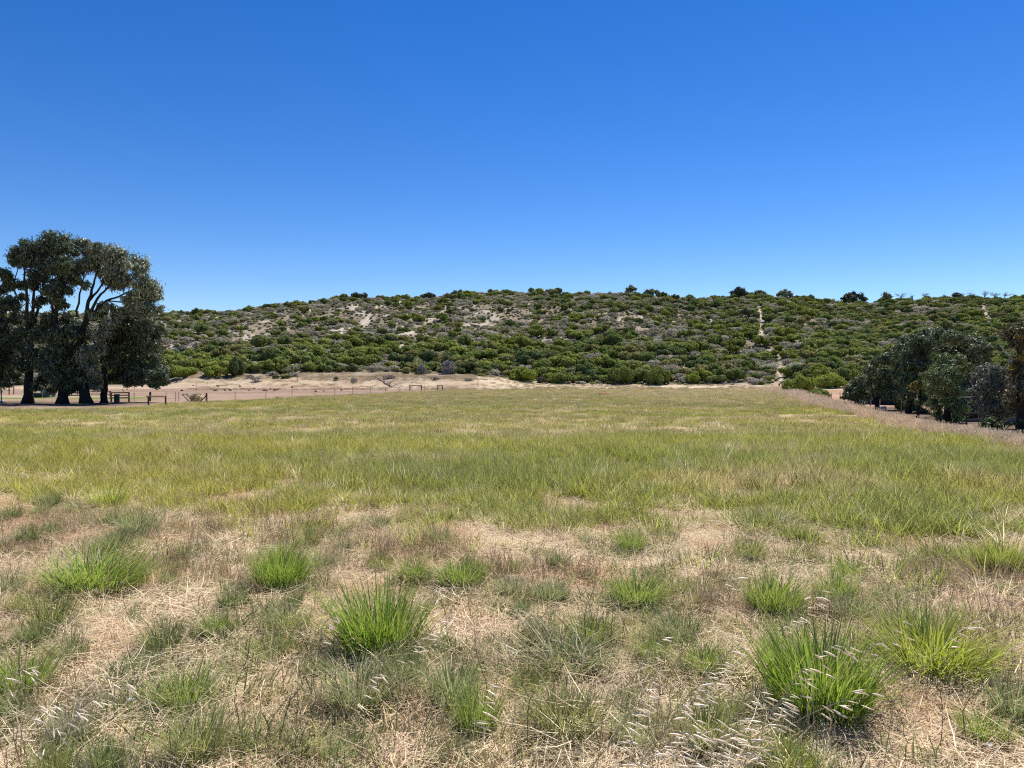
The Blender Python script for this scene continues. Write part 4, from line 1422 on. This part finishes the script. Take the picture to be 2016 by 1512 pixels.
husks = [husk_mesh(500 + i) for i in range(6)]
OATS = [(1365, 1250, 1440, 1130, 2.6, 10, 'sparse oat head rising highest, over straw right of centre'),
        (1530, 1248, 1612, 1168, 2.7, 16, 'dense oat head slanting before the green tussock on right'),
        (1555, 1345, 1658, 1262, 2.3, 15, 'oat head lying across the front of the huge tussock'),
        (1375, 1350, 1448, 1272, 2.4, 14, 'oat head over the thin green tussock'),
        (1232, 1418, 1268, 1348, 2.2, 12, 'oat head at the left rim of the dense oat patch'),
        (1305, 1445, 1362, 1368, 2.0, 16, 'upright oat head within the left of the oat patch'),
        (1415, 1455, 1490, 1368, 2.0, 18, 'full oat head in the middle of the oat patch'),
        (1195, 1475, 1240, 1402, 2.1, 12, 'low oat head at the lower left rim of the oat patch'),
        (1285, 1492, 1400, 1438, 1.9, 18, 'leaning oat head low in the oat patch'),
        (1375, 1502, 1442, 1446, 1.9, 16, 'oat head low in the middle of the oat patch'),
        (1465, 1502, 1540, 1372, 2.1, 20, 'long oat head joining the oat patch to the huge tussock'),
        (1512, 1430, 1572, 1325, 2.3, 16, 'oat head against the left flank of the huge tussock'),
        (1330, 1530, 1480, 1484, 1.8, 20, 'bottom oat head of the patch, nearly level'),
        (1190, 1515, 1330, 1492, 1.8, 16, 'bottom left oat head of the patch, nearly level'),
        (1590, 1408, 1712, 1372, 2.3, 12, 'oat head drooping over the base of the huge tussock'),
        (920, 1442, 948, 1345, 2.2, 13, 'single curved oat head at bottom centre'),
        (-10, 1352, 62, 1322, 2.4, 9, 'oat head cut off by the left edge'),
        (40, 1432, 108, 1388, 2.2, 10, 'oat head over the bright tussock at lower left'),
        (72, 1462, 152, 1402, 2.1, 12, 'oat head above the pale bleached tussock'),
        (150, 1402, 238, 1350, 2.3, 10, 'loose oat head right of the bleached tussock'),
        (615, 1262, 652, 1215, 2.9, 8, 'small oat head on the left of the largest tussock'),
        (838, 1256, 884, 1205, 2.9, 8, 'small oat head on the right of the largest tussock'),
        (775, 1300, 838, 1262, 2.7, 9, 'small oat head at the foot of the largest tussock'),
        (690, 1385, 742, 1328, 2.4, 10, 'oat head among husks below the largest tussock'),
        (1350, 1400, 1420, 1320, 2.2, 12, 'oat head between the thin tussock and oat patch'),
        (1250, 1330, 1300, 1262, 2.5, 8, 'faint oat head over the loose tussock right of centre'),
        (1700, 1290, 1768, 1240, 2.6, 7, 'faint oat head between the huge and the yellow tussock'),
        (1850, 1280, 1920, 1225, 2.5, 7, 'faint oat head over the broad yellow tussock')]
for i, (p0, r0, p1, r1, d, n, lab) in enumerate(OATS):
    g = np.random.default_rng(520 + i)
    A, B = at(p0, r0, d), at(p1, r1, d + .05)
    foot = np.array([A[0] - .10 - .08 * g.random(), d + .12 + .15 * g.random(), 0])
    foot[2] = H(foot[0], foot[1])
    if A[2] < foot[2] + .05:
        A[2] = foot[2] + .06
        B[2] = max(B[2], A[2] + .06)
    root = empty('wild_oat', foot)
    tag(root, lab, 'oat plant', 'wild oat plants in the foreground')
    m = MB()
    c1 = foot + (A - foot) * np.array([.25, .3, .65])
    stem = [foot, c1, A, (A + B) / 2 + np.array([0, 0, .012]), B]
    m.tube([q - foot for q in stem], [.0017, .0015, .0012, .0009, .0005], 4, False)
    spots = []
    for k in range(n):
        f = (k + .6 * g.random()) / n
        q = A + (B - A) * f + np.array([0, 0, .012 * math.sin(math.pi * f)])
        e = q + np.array([.012 + .035 * g.random() * (1 - f * .4), g.normal(0, .02), g.normal(.004, .014)])
        m.tube([q - foot, (q + e) / 2 - foot + np.array([0, 0, .008]), e - foot], [.0006, .0005, .0004], 3, False)
        spots.append(e)
    st = m.build('stem', M_OATSTEM, root)
    for e in spots:
        s = link(bpy.data.objects.new('spikelet', husks[g.integers(0, 6)]), root)
        s.location = tuple(e - foot)
        L = .030 + .014 * g.random()
        s.scale = (L, L * .5, L * .5)
        s.rotation_euler = (g.random() * 6.28, .28 + g.normal(0, .22), g.normal(-.12, .35))


# thin dark weed stalks
def weed_mesh(seed):
    g = np.random.default_rng(seed)
    m = MB()
    p = np.zeros(3)
    pts = [p.copy()]
    for k in range(7):
        p = p + np.array([g.normal(.012, .018), g.normal(0, .018), .065])
        pts.append(p.copy())
    m.tube(pts, np.linspace(.0022, .0009, 8), 5, False)
    for k in range(2, 8):
        for q in range(2):
            e = pts[k] + np.array([g.normal(0, .02), g.normal(0, .02), .012 + .03 * g.random()])
            m.tube([pts[k], e], [.0009, .0007], 3, False)
            m.tube([e - np.array([0, 0, .004]), e, e + np.array([0, 0, .005])], [.0006, .0026, .0006], 5, False)
    return m.mesh('weed_stalk', M_WEED)


M_WEED = rough_material('weed_stem', (.10, .075, .055), (.17, .13, .10), 60, .9, .1)
weeds = [weed_mesh(600 + i) for i in range(5)]
WP = [(655, 1450), (818, 1490), (848, 1480), (1040, 1490), (1120, 1400), (1165, 1470), (330, 1500), (322, 1350), (470, 1470), (560, 1490), (905, 1380), (965, 1380),
      (1310, 1350), (1340, 1360), (1905, 1470), (1850, 1480), (1960, 1400), (1790, 1470), (250, 1230), (300, 1140), (310, 1110), (620, 1460), (1205, 1300), (1150, 1290), (760, 1500), (1985, 1490)]
for i, (px, row) in enumerate(WP):
    p = ground_at(px, row)
    near = min(TUFT_XY, key=lambda t: (t[0] - p[0]) ** 2 + (t[1] - p[1]) ** 2)
    o = link(bpy.data.objects.new('weed_stalk', weeds[i % 5]))
    o.location = tuple(p)
    sc = .65 + .5 * R.random()
    o.scale = (sc, sc, sc)
    o.rotation_euler = (R.normal(0, .08), R.normal(.05, .1), R.random() * 6.28)
    dx, dy = p[0] - near[0], p[1] - near[1]
    side = ('left of' if dx < 0 else 'right of') if abs(dx) > abs(dy) else ('in front of' if dy < 0 else 'behind')
    short = ' '.join(near[2].split()[:5])
    tag(o, '%s dark dry weed stalk %s the %s' % ('tall' if sc > .9 else 'short', side, short), 'weed stalk', 'dry weed stalks in the foreground')
fl = MB()
for i, (px, row, lab) in enumerate([(257, 1402, 'white fluffy seed tuft caught in grass at lower left'), (300, 1409, 'small white fluff right of the larger fluffy tuft'),
                                    (1948, 1492, 'white fluff speck in straw near the bottom right corner')]):
    p = ground_at(px, row)
    g = np.random.default_rng(640 + i)
    k = 90 if i == 0 else 40
    V, Fq, v, t = blades(640 + i, k, .006, .018, .0025, .7, .9, 3, 0)
    me = blade_mesh('white_fluff', M_STRAW, [(V, Fq, v, t)])
    o = link(bpy.data.objects.new('white_fluff', me))
    o.location = (p[0], p[1], p[2] + .05)
    o['tint'] = [.85, .85, .83]
    tag(o, lab, 'seed fluff')


# ------------------------------------------------------------------ paddock, yard and fences
def post_at(px, row, h, r=.05, mat=None, parent=None, base=None, name='post', lean=0.0, square=False):
    p = ground_at(px, row)
    b = p if base is None else p - base
    m = MB()
    if square:
        m.box((b[0], b[1], b[2] + h / 2 - .1), (2 * r, 2 * r, h + .2))
    else:
        m.tube([(b[0], b[1], b[2] - .2), (b[0] + lean * .5, b[1], b[2] + h * .5), (b[0] + lean, b[1], b[2] + h)], [r * 1.05, r, r * .95], 7)
    m.build(name, mat or M_GREYWOOD, parent)
    return p + np.array([lean, 0, h])


def ground_d(px, d):
    x = ray(px, 780)[0] * d
    return np.array([x, d, H(x, d)])


def frame(name, label, cat, pxa, pxb, row, h, r, mat, rails=(1.0,), railmat=None, d=None, group=None):
    pa = ground_at(pxa, row) if d is None else ground_d(pxa, d)
    pb = ground_d(pxb, pa[1] + .4)
    root = empty(name, pa)
    tag(root, label, cat, group)
    for p in (pa, pb):
        q = p - pa
        MB().tube([(q[0], q[1], q[2] - .2), (q[0], q[1], q[2] + h * 1.02)], r, 8).build('post', mat, root)
    for f in rails:
        a, b = np.array([0, 0, h * f]), pb - pa + np.array([0, 0, h * f])
        v = (b - a) / np.linalg.norm(b - a)
        MB().tube([a - v * .12 + np.array([0, -r * 1.6, 0]), b + v * .12 + np.array([0, -r * 1.6, 0])], r * .75, 8).build('rail', railmat or mat, root)
    return root


frame('hitching_rail', 'low dark wooden hitching rail standing nearest the field', 'rail', 292, 326, 799, .82, .075, M_DARKWOOD, railmat=M_PINEWOOD, d=66)
frame('hitching_rail', 'longer wooden rail under the trees behind a dark drum', 'rail', 219, 254, 791, .98, .085, M_DARKWOOD, (1.0, .72, .45), M_PINEWOOD, d=76)
frame('rail_frame', 'dark wooden frame like a small goal on dry grass', 'rail', 807, 830, 769, .95, .085, M_DARKWOOD)
frame('rail_frame', 'narrow dark wooden frame right of the goal shaped one', 'rail', 862, 871, 769, .92, .08, M_DARKWOOD)
frame('yard_rail', 'dark timber yard rail between the first tree trunks', 'rail', 133, 166, 787, 1.15, .07, M_PINEWOOD, (.95, .65, .38), M_DARKWOOD, d=86)
frame('yard_rail', 'long low dark rail behind the second and third trunks', 'rail', 166, 218, 787, .95, .06, M_PINEWOOD, (.95, .6), M_DARKWOOD, d=88)
frame('gate_rail', 'pale single gate rail beyond the right field corner', 'rail', 1637, 1654, 790, .9, .04, M_GREYWOOD, (.95,), M_WHITE, d=78)
frame('pen_rail', 'dark low rail fence before the orange soil at far right', 'rail', 1903, 1946, 843, .62, .035, M_DARKWOOD, (.97, .55), d=32)
frame('pen_rail', 'dark low rail at the right picture edge under trees', 'rail', 1960, 2030, 843, .62, .035, M_DARKWOOD, (.97, .55), d=32)

for nm, px, row, h, r, mat, lab in [
        ('fence_post', 295, 790, 1.0, .11, M_DARKWOOD, 'thick dark post behind the low hitching rail'),
        ('fence_post', 3, 796, 1.5, .05, M_GREYWOOD, 'thin grey post at the left picture edge'),
        ('fence_post', 18, 777, 1.3, .09, M_PINEWOOD, 'brown timber post left of the lawn'),
        ('fence_post', 27, 776, 1.2, .08, M_PINEWOOD, 'brown timber post at the far edge of the lawn'),
        ('fence_post', 386, 769, 1.5, .05, M_GREYWOOD, 'tall thin post in the bare paddock behind the hay rack'),
        ('fence_post', 585, 753, 1.35, .06, M_DARKWOOD, 'lone dark post on the crest of the sandy bank'),
        ('fence_post', 941, 761, 1.3, .055, M_DARKWOOD, 'thin dark post on dry grass near the centre'),
        ('tree_stump', 1534, 762, .75, .16, M_DARKWOOD, 'short black stump at the top corner of the field'),
        ('fence_post', 1774, 812, .9, .04, M_GREYWOOD, 'thin post before the light green bush between trunks'),
        ('fence_post', 1714, 800, .8, .05, M_PINEWOOD, 'short post left of the forked dark tree')]:
    p = ground_at(px, row)
    m = MB()
    k = R.normal(0, .03)
    m.tube([(0, 0, -.2), (k * .5, 0, h * .5), (k, 0, h), (k, 0, h + .01)], [r * 1.06, r, r * .96, r * .6], 9)
    o = m.build(nm, mat, None, loc=p)
    tag(o, lab, 'post' if nm == 'fence_post' else 'stump')

# wire fence along the left side of the field
fp = [(463, 790), (523, 786), (575, 782), (620, 780.5), (659, 779), (695, 778), (729, 776.5), (759, 775.5), (787, 773.5), (836, 770.5)]
P0 = ground_at(*fp[0])
wf = empty('wire_fence', P0)
tag(wf, 'wire fence with thin grey posts dividing paddock from field', 'fence')
tops = []
for px, row in fp:
    p = ground_at(px, row)
    q = p - P0
    h = 1.15 + R.normal(0, .05)
    MB().tube([q - np.array([0, 0, .2]), q + np.array([R.normal(0, .05), 0, h])], .032, 6).build('post', M_GREYWOOD, wf)
    tops.append(q)
for f in (.35, .7, 1.05):
    MB().tube([q + np.array([0, -.06, f]) for q in tops], .004, 4).build('wire', M_STEEL, wf)
P0 = ground_at(320, 794)
wf = empty('wire_fence', P0)
tag(wf, 'short wire fence with thin stakes beside the hay rack', 'fence')
tops = []
for px, d in ((264, 80), (327, 80), (346, 79), (352, 79), (368, 78), (389, 78), (404, 77)):
    q = ground_d(px, d) - P0
    MB().tube([q - np.array([0, 0, .2]), q + np.array([0, 0, 1.0])], .03, 6).build('stake', M_GREYWOOD, wf)
    tops.append(q)
for f in (.3, .65, .95):
    MB().tube([q + np.array([0, -.04, f]) for q in tops], .006, 4).build('wire', M_STEEL, wf)

# strainer post with its slanting stay
p = ground_d(407, 75)
root = empty('strainer_post', p)
tag(root, 'dark strainer post with a slanting stay right of hay rack', 'post')
MB().tube([(0, 0, -.2), (0, 0, .98)], .075, 8).build('post', M_DARKWOOD, root)
MB().tube([(-.72, -.02, .05), (-.05, -.02, .68)], .05, 7).build('stay', M_DARKWOOD, root)

# V sided hay rack and the hay in it
p = ground_d(383, 76)
root = empty('hay_rack', p)
tag(root, 'V shaped hay rack of crossed poles at the paddock edge', 'hay rack')
mpp = 76 / F
for yy in (-.45, .45):
    for x0, x1 in ((-5, -20), (-7, 7)):
        MB().tube([(x0 * mpp, yy, .02), (x1 * mpp, yy * 1.1, 16 * mpp)], .05, 7).build('leg', M_GREYWOOD, root)
MB().tube([(-20 * mpp, -.5, 16 * mpp), (-20 * mpp + .05, .5, 16 * mpp)], .045, 7).build('bar', M_PINEWOOD, root)
MB().tube([(-21 * mpp, -.5, 16.5 * mpp), (-6 * mpp, -.5, 16.6 * mpp)], .05, 7).build('bar', M_PALEBARK, root)
MB().tube([(1 * mpp, -.5, 16.2 * mpp), (16 * mpp, -.5, 16.4 * mpp)], .05, 7).build('bar', M_PALEBARK, root)
MB().tube([(8 * mpp, -.5, .02), (16 * mpp, -.45, 16 * mpp)], .04, 7).build('leg', M_GREYWOOD, root)
g = np.random.default_rng(700)
m_ = 900
th, ph = g.random(m_) * 6.283, np.arccos(1 - g.random(m_))
C = np.stack([np.sin(ph) * np.cos(th) * .72, np.sin(ph) * np.sin(th) * .5, np.cos(ph) * .55 * (1 + .25 * np.sin(th * 2))], 1) * (.85 + .2 * g.random((m_, 1)))
V, Q, v = leaf_quads(C, C, .22, .03, g, 0, .5)
cv, cf = ellipsoid_core(np.array([0, 0, .0]), np.array([.68, .46, .5]), g, 12, 8)
me = new_mesh('hay_heap', np.concatenate([V, cv]), np.concatenate([Q, cf + len(V)]), M_HAY, False, {'v': ('FLOAT', np.r_[v, np.full(len(cv), .6)])})
o = link(bpy.data.objects.new('hay_heap', me))
o.location = tuple(p + np.array([.17, .05, .36]))
tag(o, 'pale yellow heap of hay held in the V shaped rack', 'hay')

# dark drum
p = ground_d(230, 74)
root = empty('steel_drum', p)
tag(root, 'dark steel drum standing under the trees before a rail', 'drum')
m = MB()
m.tube([(0, 0, 0), (0, 0, .02), (0, 0, .26), (0, 0, .28), (0, 0, .30), (0, 0, .52), (0, 0, .54), (0, 0, .56), (0, 0, .8)], [.24, .255, .255, .27, .255, .255, .27, .255, .255], 20)
m.build('drum_body', M_DRUM, root)
MB().tube([(0, 0, .8), (0, 0, .83)], [.268, .268], 20).build('drum_rim', M_DRUM, root)


def corrugated(name, w, h, mat, parent, loc, pitch=.12, amp=.02, rz=0):
    n = int(w / pitch) * 4
    vs = []
    for i in range(n + 1):
        x = -w / 2 + w * i / n
        y = amp * math.sin(2 * math.pi * i / 4)
        vs += [(x, y, 0), (x, y, h), (x, y + .01, h), (x, y + .01, 0)]
    fs = []
    for i in range(n):
        a = i * 4
        for k in range(4):
            fs.append((a + k, a + 4 + k, a + 4 + (k + 1) % 4, a + (k + 1) % 4))
    o = link(bpy.data.objects.new(name, new_mesh(name, np.array(vs), np.array(fs), mat)), parent)
    o.location = loc
    o.rotation_euler = (0, 0, rz)
    return o


# small shelter with faded blue sheet sides between the trunks
p = ground_d(89, 96)
root = empty('small_shelter', p)
tag(root, 'small shelter with faded blue sheet walls behind first trunks', 'shelter')
corrugated('wall', 1.25, 1.15, M_TANK, root, (0, 0, 0))
corrugated('wall', 1.1, 1.1, M_TANK, root, (.64, .6, 0), rz=math.pi / 2)
corrugated('wall', 1.1, 1.1, M_TANK, root, (-.64, .6, 0), rz=math.pi / 2)
MB().box((0, .58, 1.19), (1.45, 1.45, .05)).build('roof', M_STEEL, root)
p = ground_d(73, 95)
root = empty('low_pen', p)
tag(root, 'low dark sheet pen beside the faded blue shelter', 'pen')
corrugated('wall', 1.4, .62, M_DARKSHED, root, (0, 0, 0))
corrugated('wall', 1.2, .62, M_DARKSHED, root, (-.72, .6, 0), rz=math.pi / 2)
for x in (-.7, .7):
    MB().tube([(x, -.06, -.1), (x, -.06, .8)], .04, 6).build('post', M_PINEWOOD, root)
# pale trough table beyond the paddock
p = ground_at(352, 752)
root = empty('feed_table', p)
tag(root, 'small pale table on dark legs on the far sand', 'table')
MB().box((0, 0, .82), (1.25, .7, .1)).build('table_top', M_WHITE, root)
for x in (-.5, .5):
    MB().box((x, 0, .36), (.09, .5, .8)).build('leg', M_DARKWOOD, root)
# sheds under the right hand trees
p = ground_d(1756, 66)
root = empty('dark_shed', p)
tag(root, 'dark sheet metal shed behind the forked right tree', 'shed')
corrugated('wall', 2.1, 1.75, M_DARKSHED, root, (0, 0, 0))
corrugated('wall', 2.4, 1.75, M_DARKSHED, root, (-1.07, 1.2, 0), rz=math.pi / 2)
corrugated('wall', 2.4, 1.75, M_DARKSHED, root, (1.07, 1.2, 0), rz=math.pi / 2)
MB().box((0, 1.2, 1.8), (2.5, 2.8, .06)).build('roof', M_DARKSHED, root)
MB().box((-1.16, -.06, .9), (.08, .08, 1.85)).build('corner_post', M_STEEL, root)
p = ground_d(1712, 68)
root = empty('sheet_fence', p)
tag(root, 'grey sheet panel left of the dark shed among trunks', 'fence')
corrugated('panel', 1.5, 1.0, M_TANK, root, (0, 0, 0))
for x in (-.78, .78):
    MB().tube([(x, .03, -.1), (x, .03, 1.05)], .04, 6).build('post', M_STEEL, root)
p = ground_d(1968, 37)
root = empty('long_shed', p)
tag(root, 'long dark ribbed shed wall behind the silver tree', 'shed')
corrugated('wall', 4.6, 1.0, M_DARKSHED, root, (.3, 0, .12), .18, .03)
MB().box((.3, 1.0, 1.16), (4.9, 2.4, .06)).build('roof', M_DARKROOF, root)
MB().box((.3, .02, .05), (4.65, .16, .14)).build('footing', M_GREYWOOD, root)
p = ground_d(1737, 52)
root = empty('pale_bucket', p)
tag(root, 'pale bucket lying in grass beside the forked tree', 'bucket')
MB().tube([(-.2, 0, .16), (.2, 0, .17)], [.12, .16], 14).build('bucket_body', M_PALEBARK, root)
MB().tube([(.19, 0, .17), (.22, 0, .17)], [.172, .172], 14).build('rim', M_PALEBARK, root)
p = ground_d(4, 72)
m = MB()
m.tube([(-.4, 0, .05), (-.1, .05, .2), (.2, 0, .15), (.5, -.05, .04)], [.08, .13, .1, .05], 8)
o = m.build('pale_rock', M_PALEBARK, None, True, p)
tag(o, 'small whitish rock on soil at the left edge', 'rock')

# reddish earth mound at the far field edge
p = ground_at(1191, 777)
g = np.random.default_rng(710)
vs, fs = [], []
for j in range(7):
    for i in range(16):
        th, rr = 2 * math.pi * i / 16, j / 6
        k = 1 + .25 * g.normal()
        vs.append((rr * 1.15 * math.cos(th) * k, rr * .6 * math.sin(th) * k, (.42 * (1 - rr ** 1.6) + .06 * g.normal()) if j < 6 else -.1))
for j in range(6):
    for i in range(16):
        fs.append((j * 16 + i, j * 16 + (i + 1) % 16, (j + 1) * 16 + (i + 1) % 16, (j + 1) * 16 + i))
o = link(bpy.data.objects.new('earth_mound', new_mesh('earth_mound', vs, fs, M_REDEARTH, True)))
o.location = tuple(p)
tag(o, 'small reddish earth mound at the far edge of the field', 'mound')

# fallen dead branch on the bank
p = ground_at(757, 762)
root = empty('fallen_branch', p)
tag(root, 'fallen dead tree branch curving up from the dry bank', 'fallen branch')
g = np.random.default_rng(720)
mpp = p[1] / F
Bp = lambda x, z: np.array([x * mpp, g.normal(0, .25), z * mpp])
MB().tube([Bp(14, 0), Bp(2, 6), Bp(-6, 12), Bp(-16, 19), Bp(-26, 21)], [.2, .17, .13, .09, .05], 7).build('trunk', M_GREYWOOD, root)
for a, b, c in [((-6, 12), (-14, 14), (-30, 15)), ((2, 6), (12, 10), (22, 9)), ((-16, 19), (-24, 16), (-34, 10)), ((0, 8), (-2, 18), (-8, 25)), ((14, 0), (24, 5), (34, 6)), ((8, 3), (16, 12), (26, 15))]:
    MB().tube([Bp(*a), Bp(*b), Bp(*c)], [.1, .07, .03], 5).build('branch', M_GREYWOOD, root)

# dark lumps lying about the bare paddock
lumps = []
for k in range(4):
    g = np.random.default_rng(730 + k)
    v, f = ellipsoid_core(np.zeros(3), np.array([.2, .16, .13]), g, 8, 6)
    lumps.append(new_mesh('dung_lump', v, f, M_DUNG, True))
lp = [(270, 740), (430, 740), (195, 772), (410, 772), (422, 770), (580, 745), (588, 758), (600, 760), (640, 770), (676, 760), (740, 772), (755, 772), (780, 763), (808, 771), (824, 767), (806, 764), (925, 750),
      (1080, 778), (1180, 757), (1135, 775), (1250, 770), (505, 762), (480, 770), (826, 820), (515, 770), (436, 748)]
for i, (zx, zy) in enumerate(lp):
    px, row = 300 + zx / 3.36, 540 + zy / 3.36
    p = ground_at(px, row)
    o = link(bpy.data.objects.new('dung_lump', lumps[i % 4]))
    o.location = (p[0], p[1], p[2] + .07)
    s = .8 + .7 * R.random()
    o.scale = (s, s, s)
    o.rotation_euler = (0, 0, R.random() * 6.28)
    where = 'left of the hay rack' if px < 385 else 'near the left end of the wire fence' if px < 470 else 'in the cluster at the middle' if px < 550 else 'towards the right, near the fallen branch'
    tag(o, 'small dark lump on bare paddock soil, ' + where, 'dung lump', 'dark lumps scattered on the paddock')
